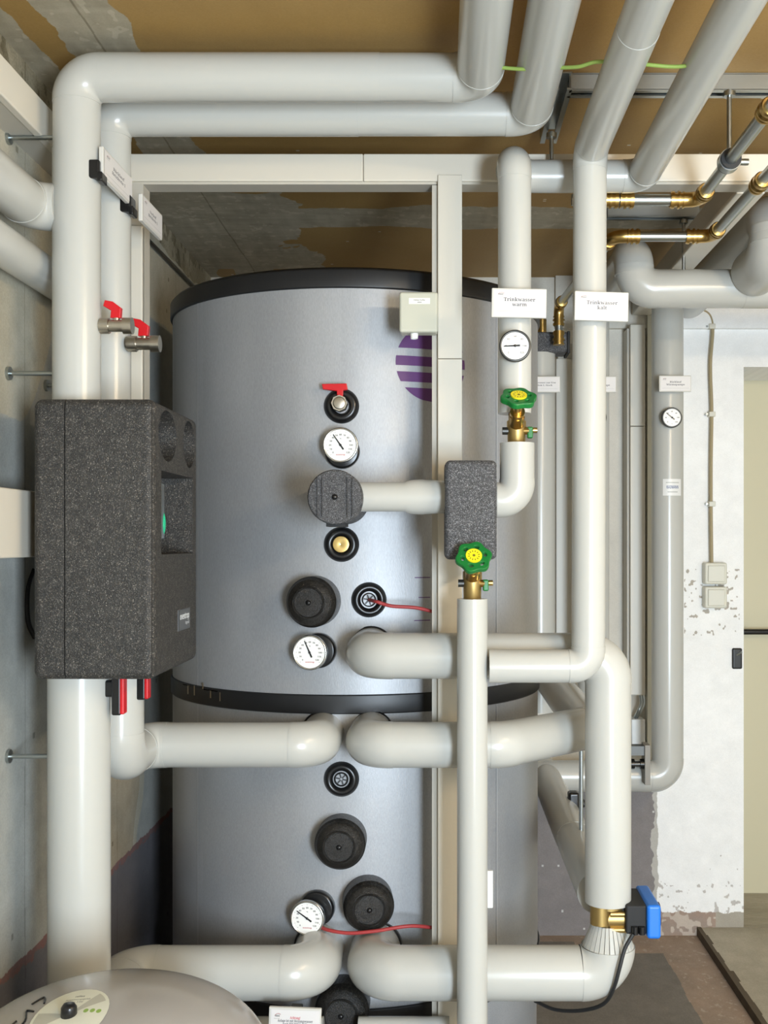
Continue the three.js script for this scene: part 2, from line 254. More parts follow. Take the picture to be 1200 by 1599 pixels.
// ---------------------------------------------------------------- buffer tank
const TK = { X: -0.2256, d: 3.03, R: 0.5 };
function onTank(px, py, h = 0) {                                       // point of the (grown) tank jacket behind a pixel, and its outward turn
  const a = (px - VX) / F, b = (VY - py) / F, R = TK.R + h;
  const A = a * a + 1, B = -2 * (a * TK.X + TK.d), C = TK.X * TK.X + TK.d * TK.d - R * R, d = (-B - Math.sqrt(B * B - 4 * A * C)) / (2 * A);
  const turn = Math.atan2(a * d - TK.X, TK.d - d);
  const foot = V(TK.X + TK.R * Math.sin(turn), b * d, TK.d - TK.R * Math.cos(turn));
  return { foot, turn, d };
}
{
  const g = thing('buffer_tank', 'tall silver grey insulated buffer tank with black lid and belt', 'tank', V(TK.X, FLOOR, TK.d));
  const ring = (r, y0, y1, bev = 0.002) => latheY([[0, y0], [r - bev, y0], [r, y0 + bev], [r, y1 - bev], [r - bev, y1], [0, y1]], 128);
  const y = Y => EYE + Y;
  mesh('upper_jacket', ring(0.5, y(-0.38), y(0.595)), M.tank, g);
  mesh('lower_jacket', ring(0.5, y(-1.09), y(-0.381)), M.tank, g);
  mesh('lid', latheY([[0, y(0.57)], [0.503, y(0.588)], [0.506, y(0.592)], [0.506, y(0.628)], [0.498, y(0.637)], [0, y(0.65)]], 128), M.blackBand, g);
  const belt = mesh('belt', ring(0.505, y(-0.402), y(-0.357), 0.003), M.blackBand, g);
  mesh('base_band', ring(0.506, y(-1.13), y(-1.088), 0.003), M.blackBand, g);
  mesh('base', ring(0.497, 0, y(-1.128)), M.tank, g);
  const patch = (a0, a1, y0, y1, h, n = 6) => { const t = new THREE.CylinderGeometry(TK.R + h, TK.R + h, y1 - y0, n, 1, true, a0, a1 - a0); t.translate(0, (y0 + y1) / 2, 0); return t; };
  for (const px of [310, 776]) { const { turn } = onTank(px, 800); for (const [a, b] of [[-0.357, 0.588], [-1.088, -0.402]]) mesh('jacket_seam', patch(turn - 0.0035, turn + 0.0035, y(a), y(b), 0.0015, 2), M.seam, g); }
  // purple striped disc printed on the jacket
  const c = onTank(675, 568), cy = c.foot.y, rr = 0.0905, ca = c.turn;
  for (const [p0, p1] of [[505, 546], [558, 573], [582.5, 598], [607, 632]]) {
    const k = F / c.d, yt = Math.min(rr, (568 - p0) / k), yb = Math.max(-rr, (568 - p1) / k), n = 10, pos = [], nor = [], idx = [], uv = [];
    for (let i = 0; i <= n; i++) {
      const yy = yb + (yt - yb) * i / n, hw = Math.sqrt(Math.max(0, rr * rr - yy * yy)) / TK.R;
      for (let j = 0; j <= 24; j++) { const a = ca - hw + 2 * hw * j / 24, r = TK.R + 0.0008; pos.push(r * Math.sin(a), cy + yy, r * Math.cos(a)); nor.push(Math.sin(a), 0, Math.cos(a)); uv.push(j / 24, i / n); }
    }
    for (let i = 0; i < n; i++) for (let j = 0; j < 24; j++) { const q = i * 25 + j; idx.push(q, q + 1, q + 25, q + 1, q + 26, q + 25); }
    const s = new THREE.BufferGeometry(); s.setAttribute('position', new THREE.Float32BufferAttribute(pos, 3)); s.setAttribute('normal', new THREE.Float32BufferAttribute(nor, 3)); s.setAttribute('uv', new THREE.Float32BufferAttribute(uv, 2)); s.setIndex(idx);
    mesh('logo_stripe', s, M.purple, g).userData.label = 'purple stripe of the round printed emblem';
  }
  for (const [p, q, r] of [[648, 672, 902], [654, 672, 933], [647, 672, 969]]) { const a = onTank(p, r), b = onTank(q, r); mesh('print_line', patch(a.turn, b.turn, a.foot.y - 0.001, a.foot.y + 0.001, 0.0008, 3), M.purple, g); }
  for (const [p, q, s, t] of [[286, 298, 1069, 1071], [293, 294.5, 1070, 1084], [303, 304.5, 1070, 1086], [303, 315, 1071, 1073], [316, 318, 1066, 1076], [318, 340, 1077, 1079], [328, 330, 1078, 1090], [343, 344.5, 1081, 1095]]) { const a = onTank(p, s, 0.006), b = onTank(q, t, 0.006); mesh('clasp', patch(a.turn, b.turn, b.foot.y, a.foot.y, 0.0062, 2), M.nickel, belt); }
}
// ---- fittings screwed into the tank: groups at the jacket, +z outwards
function fitting(name, label, category, px, py, h, group) {
  const { foot, turn } = onTank(px, py, h); const g = thing(name, label, category, foot, turn, group); return g;
}
const ringGeo = (r, inner = 0.018, t = 0.014) => latheZ([[inner, -0.004], [inner, t * 0.35], [inner + 0.004, t * 0.8], [(r + inner) / 2, t], [r - 0.005, t * 0.7], [r, 0.001], [r, -0.004]], 48);
const TANKDIAL = canvasTex(512, 512, (c, w) => {
  c.fillStyle = '#f4f2ec'; c.fillRect(0, 0, w, w); c.translate(w / 2, w / 2); c.fillStyle = '#222'; c.strokeStyle = '#222'; c.textAlign = 'center'; c.textBaseline = 'middle';
  for (let i = 0; i <= 60; i++) { const a = (-225 + 270 * i / 60) * Math.PI / 180, l = i % 5 ? 0.87 : 0.83; c.lineWidth = i % 5 ? 2 : 4; c.beginPath(); c.moveTo(Math.cos(a) * w * 0.45, Math.sin(a) * w * 0.45); c.lineTo(Math.cos(a) * w * 0.45 * l / 0.9, Math.sin(a) * w * 0.45 * l / 0.9); c.stroke(); }
  c.font = 'bold 38px sans-serif'; for (let i = 0; i <= 12; i++) { const a = (-225 + 270 * i / 12) * Math.PI / 180; c.fillText(String(i * 10), Math.cos(a) * w * 0.33, Math.sin(a) * w * 0.33); }
  c.font = 'bold 30px sans-serif'; c.fillText('°C', 0, -w * 0.2); c.fillStyle = '#b03038'; c.font = 'bold 34px sans-serif'; c.fillText('oventrop', 0, w * 0.3);
});
const PIPEDIAL = canvasTex(256, 256, (c, w) => {
  c.fillStyle = '#f3f1ec'; c.fillRect(0, 0, w, w); c.translate(w / 2, w / 2); c.fillStyle = '#222'; c.textAlign = 'center'; c.textBaseline = 'middle'; c.font = 'bold 24px sans-serif';
  for (let i = 0; i <= 6; i++) { const a = (-225 + 270 * i / 6) * Math.PI / 180; c.fillText(String(i * 20), Math.cos(a) * w * 0.34, Math.sin(a) * w * 0.34); }
  for (let i = 0; i <= 30; i++) { const a = (-225 + 9 * i) * Math.PI / 180; c.fillRect(Math.cos(a) * w * 0.44 - 1.5, Math.sin(a) * w * 0.44 - 1.5, 3, 3); }
  c.font = '18px sans-serif'; c.fillText('°C', 0, w * 0.36);
});
const dialMat = t => new THREE.MeshStandardMaterial({ map: t, roughness: 0.35 });
const tankDialMat = dialMat(TANKDIAL), pipeDialMat = dialMat(PIPEDIAL);
function dialHead(g, r, z, needle, mat, bezel) {                        // bezel, dial and needle at height z
  mesh('bezel', latheZ([[0, z - 0.012], [r * 0.96, z - 0.012], [r, z - 0.009], [r, z], [r - 0.002, z + 0.002], [r - 0.0045, z + 0.0015], [r - 0.005, z - 0.001]], 56), bezel, g);
  const f = new THREE.CircleGeometry(r - 0.0042, 48); f.translate(0, 0, z); mesh('dial', f, mat, g);
  const s = new THREE.Shape(); const L = r * 0.72; s.moveTo(-0.001, L); s.lineTo(0.001, L); s.lineTo(0.0016, 0); s.lineTo(0.0019, -L * 0.42); s.lineTo(-0.0019, -L * 0.42); s.lineTo(-0.0016, 0);
  const n = new THREE.ExtrudeGeometry(s, { depth: 0.001, bevelEnabled: false }); n.rotateZ(needle); n.translate(0, 0, z + 0.001);
  mesh('needle', merge([n, latheZ([[0.0028, z + 0.001], [0.0028, z + 0.0025], [0, z + 0.003]], 16)]), M.black, g);
}
function tankThermo(px, py, sx, sy, needle, label) {
  const h = 0.045, g = fitting('dial_thermometer', label, 'thermometer', px, py, h);
  const s = latheZ([[0.034, -0.006], [0.0405, -0.004], [0.0405, 0.012], [0.036, 0.02], [0, 0.02]], 40); s.translate(sx, sy, 0); mesh('sleeve', s, M.black, g);
  mesh('stem', cyl(new THREE.Vector3(sx, sy, 0.015), new THREE.Vector3(0, 0, h - 0.016), 0.014), M.black, g);
  dialHead(g, 0.0405, h, needle, tankDialMat, M.chrome); return g;
}
{ // vent valve with red lever
  const g = fitting('drain_valve', 'small nickel valve with red lever in a black ring, topmost on the tank', 'valve', 533, 633, 0.012);
  mesh('rosette', ringGeo(0.041), M.black, g);
  const nut = new THREE.CylinderGeometry(0.0185, 0.0185, 0.03, 8); nut.rotateX(Math.PI / 2); nut.translate(-0.002, 0.002, 0.026); mesh('hex_plug', merge([nut, latheZ([[0, 0.0], [0.016, 0.0], [0.016, 0.04], [0.012, 0.043], [0, 0.043]], 24).translate(-0.002, 0.002, 0)]), M.nickel, g);
  const s = new THREE.Shape(); s.moveTo(-0.041, 0.0455); s.lineTo(0.013, 0.0465); s.lineTo(0.015, 0.035); s.lineTo(0.005, 0.033); s.lineTo(0.004, 0.018); s.lineTo(-0.006, 0.018); s.lineTo(-0.007, 0.032); s.lineTo(-0.039, 0.036);
  const e = new THREE.ExtrudeGeometry(s, { depth: 0.009, bevelEnabled: true, bevelSize: 0.0015, bevelThickness: 0.0015, bevelSegments: 2 }); e.translate(0, 0, 0.022); mesh('lever', e, M.red, g);
}
tankThermo(532, 695, 0.001, -0.011, 0.6, 'white dial thermometer with chrome rim just above the large grey pipe cap');
{ // brass plug
  const g = fitting('brass_plug', 'round brass plug in a black ring below the grey pipe cap', 'plug', 533, 850, 0.012);
  mesh('rosette', ringGeo(0.041), M.black, g);
  mesh('plug', latheZ([[0, 0], [0.0195, 0], [0.0195, 0.017], [0.018, 0.019], [0.004, 0.0185], [0, 0.0175]], 36), M.gold, g);
}
function insulationCap(px, py, label, r = 0.0585, h = 0.075, tilt = [0, 0]) {
  const g = fitting('insulation_cap', label, 'cap', px, py, h * 0.9);
  const body = latheZ([[r, -0.012], [r, h * 0.62], [r - 0.004, h * 0.68], [r - 0.004, h * 0.72], [r - 0.008, h * 0.86], [r * 0.66, h * 0.95], [r * 0.62, h * 0.985], [r * 0.6, h * 0.955], [r * 0.3, h * 0.99], [0, h]], 52);
  mesh('cap_body', uvBy(body, (x, y, z) => [x / 0.12 + z, y / 0.12 + z]), M.cap, g);
  mesh('ring_ridge', latheZ([[r * 0.55, h * 0.93], [r * 0.56, h * 1.0], [r * 0.6, h * 1.02], [r * 0.64, h * 1.0], [r * 0.65, h * 0.9]], 48), M.cap, g);
  const n = latheZ([[0.006, h - 0.004], [0.006, h + 0.001], [0.003, h + 0.004], [0, h + 0.004]], 20); mesh('centre_pip', n, M.black, g);
  return g;
}
insulationCap(483, 941, 'black foam cap left of the socket with the red lead');
insulationCap(530, 1322, 'black foam cap right under the empty black socket');
insulationCap(577, 1420, 'black foam cap right of the lowest thermometer above the red lead');
insulationCap(533, 1585, 'black foam cap between the two bottom pipe bends', 0.062, 0.085);
function socket(px, py, label) {
  const g = fitting('sensor_socket', label, 'socket', px, py, 0.01);
  mesh('rosette', ringGeo(0.041, 0.02), M.black, g);
  mesh('bush', latheZ([[0.006, -0.01], [0.016, -0.01], [0.0165, 0.006], [0.014, 0.008], [0.0135, -0.004], [0.006, -0.004]], 30), M.blackMatt, g);
  const sp = []; for (let i = 0; i < 6; i++) { const b = box(-0.0015, 0.0015, 0.003, 0.0125, -0.005, 0.003); b.rotateZ(i * Math.PI / 3 + 0.3); sp.push(b); } mesh('grip_star', merge(sp), std('#3a3a3c', 0.5), g);
  return g;
}
socket(577, 937, 'black ring socket with a red sensor lead plugged in');
socket(533, 1218, 'empty black ring socket between the middle pipe bends and a foam cap');
tankThermo(484, 1019, 0.012, 0.001, 0.42, 'white dial thermometer with chrome rim left of the single pipe bend');
tankThermo(480, 1434, 0.014, 0.012, 0.98, 'white dial thermometer with chrome rim beside the lowest red lead');
one('sensor_lead', cable([onTank(577, 937, 0.004).foot, P(590, 940, 2.46), P(610, 946, 2.47), P(650, 949, 2.48), P(680, 956, 2.495)], 0.0042), M.redCable, 'red sensor lead running from the upper black socket to the trunking', 'cable');
one('sensor_lead', cable([P(498, 1446, 2.5), P(512, 1452, 2.475), P(545, 1457, 2.46), P(585, 1454, 2.455), P(640, 1446, 2.46), P(682, 1449, 2.495)], 0.0042), M.redCable, 'red sensor lead running from the lowest thermometer to the trunking', 'cable');

// large grey cap with the pipe stub leading to the mixing valve
{
  const dF = 2.25, c = P(523, 776, dF); const g = thing('insulation_cap', 'large round grey foam cap with a moulded line of letters on the tank', 'cap', V(c.x, c.y - EYE, 2.53));
  const L = 2.53 - dF, r = 0.057;
  mesh('cap_body', uvBy(latheZ([[r * 0.92, -0.02], [r * 0.92, L - 0.07], [r, L - 0.07], [r, L - 0.004], [r - 0.004, L], [0, L]], 56), (x, y, z) => [x / 0.1 + z, y / 0.1 + z]), M.eppLight, g);
  for (const x of [-0.031, 0.031]) for (const o of [-0.005, 0.005]) mesh('moulded_rib', box(x + o - 0.0007, x + o + 0.0007, -0.04, 0.04, L - 0.001, L + 0.003), M.eppLight, g);
  mesh('screw', latheZ([[0.006, L - 0.002], [0.006, L + 0.002], [0.003, L + 0.005], [0, L + 0.005]], 20), M.black, g);
  mesh('foot_flange', box(-0.02, 0.02, -0.061, -0.05, L - 0.1, L - 0.02), M.blackMatt, g);
  const s = thing('insulated_pipe', 'short white pipe stub between the large grey cap and the black valve box', 'pipe', P(565, 776, 2.32));
  const o = s.position, q = (px, d = 2.32) => new THREE.Vector3(W(px, d) - o.x, 0, 0);
  mesh('jacket_section', cyl(q(555), q(642), 0.0315, 40), M.pvc, s);
  const pts = [], rad = []; for (let i = 0; i <= 10; i++) { const t = i / 10; pts.push(new THREE.Vector3(q(628).x + 0.042 * t * t + 0.0005 * i, 0, 0)); rad.push(0.012 + 0.0258 * Math.sqrt(1 - (1 - t) * (1 - t))); } pts.push(q(662), q(697)); rad.push(0.0372, 0.0345);
  const e = sweep(pts, rad, 40); mesh('elbow', e, M.pvc, s);
}
// ---------------------------------------------------------------- pipes on the tank
function port(pts, r, label, opt) { const g = pipe(label, pts, r, opt); const s = latheZ([[r * 0.9, -0.03], [r + 0.004, -0.03], [r + 0.004, 0.012], [r, 0.014], [r * 0.8, 0.014]], 44); s.translate(0, 0, 0); mesh('rosette', s, M.black, g); return g; }
const dH = 2.39;
const yH1 = H(1024, dH), yH2 = H(1163, dH), yH4 = H(1519, dH), XG = W(950, dH);
port([V(-0.157, yH1, 2.545), V(-0.157, yH1, dH), V(XG, yH1, dH), V(XG, H(1408, dH), dH)], 0.0503, 'thick pipe from the single tank bend, dropping to the blue actuator', { joints: [V(W(612, dH), yH1, dH)] });
port([V(-0.157, yH2, 2.545), V(-0.157, yH2, dH), V(W(785, dH), yH2, dH), V(0.36, yH2, dH + 0.36 - W(785, dH)), V(0.36, yH2, 3.9)], 0.05, 'thick pipe from the right middle tank bend, angling back to the rear wall');
port([V(-0.268, yH2, 2.545), V(-0.268, yH2, dH), V(-0.652, yH2, dH), V(-0.652, yH2, 2.224), V(-0.652, -0.247, 2.224)], 0.049, 'thick pipe from the left middle tank bend, rising to the black pump unit', { joints: [V(W(455, dH), yH2, dH)] });
port([V(-0.276, yH4, 2.545), V(-0.276, yH4, dH), V(-0.68, yH4, dH), V(-0.68, yH4, 2.06), V(-0.68, -0.247, 2.06)], 0.0575, 'thickest pipe from the left bottom tank bend, rising to the black pump unit', { joints: [V(W(460, dH), yH4, dH)] });
const g4 = port([V(-0.146, yH4, 2.545), V(-0.146, yH4, dH), V(XG, yH4, dH), V(XG, H(1478, dH), dH)], 0.058, 'thick pipe from the right bottom tank bend, running to the brass valve', { joints: [V(W(612, dH), yH4, dH)], lip: 0.001 });
{ // slit tapered end of that jacket
  const n = 30, o = g4.position, y0 = H(1479, dH), y1 = H(1441, dH), parts = [];
  for (let i = 0; i < n; i++) { const a = i / n * 2 * Math.PI, b = (i + 0.86) / n * 2 * Math.PI, r0 = 0.0585, r1 = 0.036, q = (r, t, Y) => [XG + r * Math.cos(t) - o.x, EYE + Y - o.y, -dH + r * Math.sin(t) - o.z];
    const g = new THREE.BufferGeometry(), p = [q(r0, a, y0), q(r0, b, y0), q(r1, b, y1), q(r1, a, y1), q(r0 - 0.003, a, y0), q(r0 - 0.003, b, y0), q(r1 - 0.003, b, y1), q(r1 - 0.003, a, y1)];
    g.setAttribute('position', new THREE.Float32BufferAttribute(p.flat(), 3)); g.setAttribute('uv', new THREE.Float32BufferAttribute(new Array(16).fill(0), 2)); g.setIndex([0, 2, 1, 0, 3, 2, 4, 5, 6, 4, 6, 7, 0, 1, 5, 0, 5, 4, 3, 7, 6, 3, 6, 2, 0, 4, 7, 0, 7, 3, 1, 2, 6, 1, 6, 5]);
    const f = g.toNonIndexed(); f.computeVertexNormals(); parts.push(f); }
  mesh('slit_collar', mergeGeometries(parts), M.pvc, g4);
}
// pipes under the bottom foam cap
{ const y = H(1608, 2.42); pipe('low horizontal pipe right of the bottom foam cap', [V(W(560, 2.42), y, 2.42), V(W(702, 2.42), y, 2.42)], 0.028, {}); pipe('low horizontal pipe left of the bottom foam cap', [V(W(380, 2.42), y, 2.42), V(W(505, 2.42), y, 2.42)], 0.028, {}); }

// ---------------------------------------------------------------- trunking
const trunk = (label, bodyG, lids, name = 'cable_trunking') => { const g = thing(name, label, 'trunking'); mesh('tray', bodyG, M.trunkDark, g); lids.forEach(l => mesh('lid', l, M.trunk, g)); return g; };
const XT0 = W(675, 2.46), XT1 = W(722, 2.45);
trunk('white vertical cable trunking standing in front of the tank', ebox(XT0, XT1 - 0.004, FLOOR, 0.805, 2.462, 2.515), [erbox(W(684, 2.45), XT1, FLOOR, H(560, 2.45) - 0.0006, 2.45, 2.47, 0.002), erbox(W(684, 2.45), XT1, H(560, 2.45) + 0.0006, 0.825, 2.45, 2.47, 0.002)]);
trunk('white horizontal cable trunking under the ceiling above the tank', ebox(-0.75, XR - 0.01, 0.807, 0.872, 2.463, 2.517), [erbox(-0.752, W(567, 2.45), 0.812, 0.874, 2.455, 2.469, 0.003), erbox(W(567.5, 2.45), XR - 0.01, 0.812, 0.874, 2.455, 2.469, 0.003)]);
trunk('white cable trunking along the top of the left concrete wall', ebox(XL, XL + 0.055, 0.772, 0.837, -1.05, 2.6), [erbox(XL + 0.05, XL + 0.067, 0.77, 0.839, -1.05, 2.6, 0.003)]);
trunk('white cable trunking running back under the ceiling behind the brass elbows', ebox(0.692, 0.755, 0.812, 0.872, 2.52, 3.88), [erbox(0.69, 0.757, 0.805, 0.815, 2.52, 3.88, 0.003)]);
trunk('white vertical trunking behind the two pipes above the pump unit', ebox(W(200, 2.45), W(222, 2.45), H(640, 2.45), 0.806, 2.46, 2.515), [erbox(W(204, 2.45), W(222, 2.45), H(640, 2.45), H(352, 2.45), 2.45, 2.466, 0.002)]);
trunk('short cream trunking on the left wall behind the pump unit', ebox(XL, XL + 0.05, -0.028, 0.092, 1.1, 2.2), [erbox(XL + 0.045, XL + 0.06, -0.03, 0.094, 1.1, 2.2, 0.003)]);
trunk('white vertical trunking on the rear wall left of the gauge pipe', ebox(W(979, 3.85), W(1007, 3.85), H(1085, 3.85), 0.75, 3.84, 3.92), [erbox(W(985, 3.82), W(1008, 3.82), H(1085, 3.82), H(666, 3.82), 3.82, 3.845, 0.002), erbox(W(985, 3.82), W(1008, 3.82), H(665, 3.82), 0.76, 3.82, 3.845, 0.002)]);
trunk('white flat trunking on the rear wall close behind the cold water pipe', ebox(W(870, 3.9), W(893, 3.9), H(992, 3.9), 0.7, 3.86, 3.92), [erbox(W(869, 3.85), W(894, 3.85), H(992, 3.85), H(560, 3.85), 3.85, 3.865, 0.002)]);
one('conduit', ebox(W(1010, 3.9), W(1020, 3.9), H(1180, 3.9), H(484, 3.9), 3.88, 3.92), M.ivory, 'narrow ivory strip on the rear wall beside the gauge pipe', 'conduit');
one('wall_cable', cyl(V(XL + 0.008, 0.84, 2.6), V(XL + 0.008, 0.845, 3.9), 0.006, 10), M.darkSteel, 'thin dark cable clipped under the ceiling on the concrete wall', 'cable');
one('tag_plate', erbox(W(752, 2.46), W(770, 2.46), H(1416, 2.46), H(1358, 2.46), 2.45, 2.458, 0.002), M.white, 'small blank white plate on the trunking edge behind the pipe', 'plate');

// junction box
{
  const d = 2.41, g = thing('junction_box', 'grey square junction box with a small white sticker on the trunking', 'box', P(654, 487, d));
  const w = (686 - 627) / 2 * d / F, h = 31 * d / F;
  mesh('box_body', rbox(-w, w, -h, h, -0.05, -0.012, 0.006), M.greyBox, g);
  mesh('box_lid', rbox(-w - 0.001, w + 0.001, -h - 0.001, h + 0.001, -0.013, 0, 0.006), M.greyBox, g);
  const st = new THREE.PlaneGeometry(0.047, 0.013); st.translate(0.002, 0.024, 0.0006);
  mesh('sticker', st, new THREE.MeshStandardMaterial({ roughness: 0.6, map: canvasTex(256, 72, (c) => { c.fillStyle = '#f0eee6'; c.fillRect(0, 0, 256, 72); c.fillStyle = '#333'; c.font = 'bold 22px sans-serif'; c.textAlign = 'center'; c.fillText('Fühler Puffer', 128, 32); c.fillText('oben', 128, 58); }) }), g);
  mesh('cable_gland', latheY([[0.008, -h - 0.012], [0.009, -h - 0.002], [0.009, -h + 0.002], [0, -h + 0.002]], 20).translate(-0.01, 0, -0.02), M.white, g);
}

// ---------------------------------------------------------------- ceiling pipes and the drinking water plane
const dC = 2.30, XC = W(919, dC), XD = W(804, dC), XF = W(738, dC);
pipe('front ceiling pipe turning down onto the left side of the pump unit', [V(0.078, 0.875, -1.08), V(0.078, 0.875, 2.055), V(-0.683, 0.875, 2.055), V(-0.683, 0.253, 2.055)], 0.0435, { joints: [V(W(594, 2.055), 0.875, 2.055), V(-0.683, H(236, 2.055), 2.055)] });
pipe('ceiling pipe just behind the front one, dropping to the pump unit', [V(0.187, 0.872, -1.08), V(0.187, 0.872, 2.224), V(-0.672, 0.872, 2.224), V(-0.672, 0.253, 2.224)], 0.0425, { joints: [V(W(560, 2.224), 0.872, 2.224)] });
pipe('cold water pipe with white name plate, bending toward the vertical pipe with green valve', [V(XC + 0.012, 0.825, -1.08), V(XC + 0.004, 0.825, dC), V(XC, H(1040, dC), dC), V(XF + 0.035, H(1040, dC), dC)], 0.0352, { joints: [V(XC + 0.006, 0.825, 1.75)] });
pipe('warm water pipe from ceiling down to the upper green valve', [V(0.452, 0.808, -1.08), V(0.452, 0.808, 2.412), V(XD, 0.808, 2.412), V(XD, 0.808, dC), V(XD, H(646, dC), dC)], 0.0352, { bend: 1.08 });
pipe('slim vertical pipe rising from the floor to the lower green valve', [V(XF, FLOOR + 0.0, dC), V(XF, H(935, dC), dC)], 0.0322, {});
pipe('short white elbow pipe under the upper green valve', [V(W(808, dC), H(692, dC), dC), V(W(808, dC), H(781, dC), dC), V(W(772, dC), H(781, dC), dC)], 0.0366, {});
{ // green yellow bonding wire through the ceiling pipes
  const pts = [P(770, 104, 1.97), P(800, 107, 1.96), P(824, 108, 1.95), P(866, 106, 1.95), P(905, 104, 1.92), P(930, 97, 1.9), P(970, 98, 1.87), P(1010, 101, 1.85), P(1060, 104, 1.84), P(1112, 96, 1.82)];
  one('bonding_wire', cable(pts, 0.0034, 80), M.wireGreen, 'thin green yellow wire strung across the four ceiling pipes', 'wire');
}
// mixing valve box
{
  const g = thing('valve_box', 'black speckled foam box around the mixing valve between the pipes', 'box', P(736, 796, 2.24));
  const w = 0.0548, h = 0.1035;
  mesh('back_shell', boxUV(rbox(-w, w, -h, h, -0.14, -0.05, 0.012), 0.14), M.eppLight, g);
  mesh('front_shell', boxUV(rbox(-w + 0.001, w - 0.001, -h + 0.001, h - 0.001, -0.048, 0, 0.012, 4), 0.14), M.eppLight, g);
}
// angle seat valves with green handwheel
const wheelGeo = (() => {
  const s = new THREE.Shape(), N = 96; for (let i = 0; i <= N; i++) { const a = i / N * 2 * Math.PI, r = 0.0335 + 0.0026 * Math.cos(6 * a); i ? s.lineTo(r * Math.cos(a), r * Math.sin(a)) : s.moveTo(r, 0); }
  for (let k = 0; k < 6; k++) { const h = new THREE.Path(), a0 = k * Math.PI / 3; for (let i = 0; i <= 16; i++) { const t = i / 16 * 2 * Math.PI, rr = 0.0235 + 0.0055 * Math.cos(t), aa = a0 + 0.3 * Math.sin(t); i ? h.lineTo(rr * Math.cos(aa), rr * Math.sin(aa)) : h.moveTo(rr * Math.cos(aa), rr * Math.sin(aa)); } s.holes.push(h); }
  const g = new THREE.ExtrudeGeometry(s, { depth: 0.006, bevelEnabled: true, bevelSize: 0.0022, bevelThickness: 0.003, bevelSegments: 3, curveSegments: 24 }); g.translate(0, 0, -0.003); return g;
})();
const wheelDisc = canvasTex(128, 128, (c) => { c.fillStyle = '#e6d61c'; c.fillRect(0, 0, 128, 128); c.translate(64, 64); c.fillStyle = '#4a4410'; for (let i = 0; i < 12; i++) { c.rotate(Math.PI / 6); c.fillRect(-3, -46, 6, 14); } c.fillStyle = '#6a6120'; c.beginPath(); c.arc(0, 0, 11, 0, 7); c.fill(); });
const wheelDiscMat = new THREE.MeshStandardMaterial({ map: wheelDisc, roughness: 0.5 });
function seatValve(label, px, y0, y1, wx, wy, tilt, drainY) {
  const g = thing('shutoff_valve', label, 'valve', V(W(px, dC), H(y1, dC), dC)), L = H(y0, dC) - H(y1, dC);
  const v = (x, y, z) => new THREE.Vector3(x, y, z);
  mesh('valve_body', merge([latheY([[0.0, -0.005], [0.0185, -0.005], [0.0195, L * 0.5], [0.0205, L * 0.55], [0.0205, L * 0.72], [0.017, L * 0.76], [0.017, L + 0.005], [0, L + 0.005]], 28)]), M.brassRaw, g);
  const wc = v(W(wx, 2.2) - g.position.x, EYE + H(wy, 2.2) - g.position.y, 2.3 - 2.2), from = v(0, L * 0.55, 0.0);
  mesh('bonnet', merge([sweep([from, from.clone().lerp(wc, 0.55)], 0.0155, 24), sweep([from.clone().lerp(wc, 0.3), from.clone().lerp(wc, 0.45)], 0.0175, 6), sweep([from.clone().lerp(wc, 0.5), wc], 0.0095, 18)]), M.brass, g);
  const dir = wc.clone().sub(from).normalize(), w = mesh('handwheel', wheelGeo, M.green, g); w.position.copy(wc); w.lookAt(0, 0, 0); w.rotation.set(-tilt, 0.05, 0.25);
  const dg = new THREE.CylinderGeometry(0.0165, 0.0165, 0.006, 32); dg.rotateX(Math.PI / 2); const disc = mesh('wheel_disc', uvBy(dg, (x, y) => [0.5 + x / 0.034, 0.5 + y / 0.034]), wheelDiscMat, w); disc.position.z = 0.006;
  mesh('drain_cock', merge([cyl(v(0.015, L * drainY, 0.005), v(0.026, L * drainY, 0.006), 0.008)]), M.brass, g);
  const dk = mesh('drain_lever', rbox(0.022, 0.034, L * drainY - 0.016, L * drainY + 0.008, -0.002, 0.013, 0.003), M.green, g);
  mesh('drain_tip', cyl(v(0.034, L * drainY + 0.001, 0.006), v(0.043, L * drainY + 0.001, 0.006), 0.006), M.gold, dk);
  mesh('side_plug', cyl(v(-0.03, L * drainY, 0.0), v(-0.015, L * drainY, 0.0), 0.008), M.darkSteel, g);
}
seatValve('brass shutoff valve with green wheel under the warm water pipe', 807, 644, 694, 810, 622, 0.95, 0.42);
seatValve('brass shutoff valve with green wheel at the foot of the black foam box', 738, 876, 936, 740, 871, 0.62, 0.42);

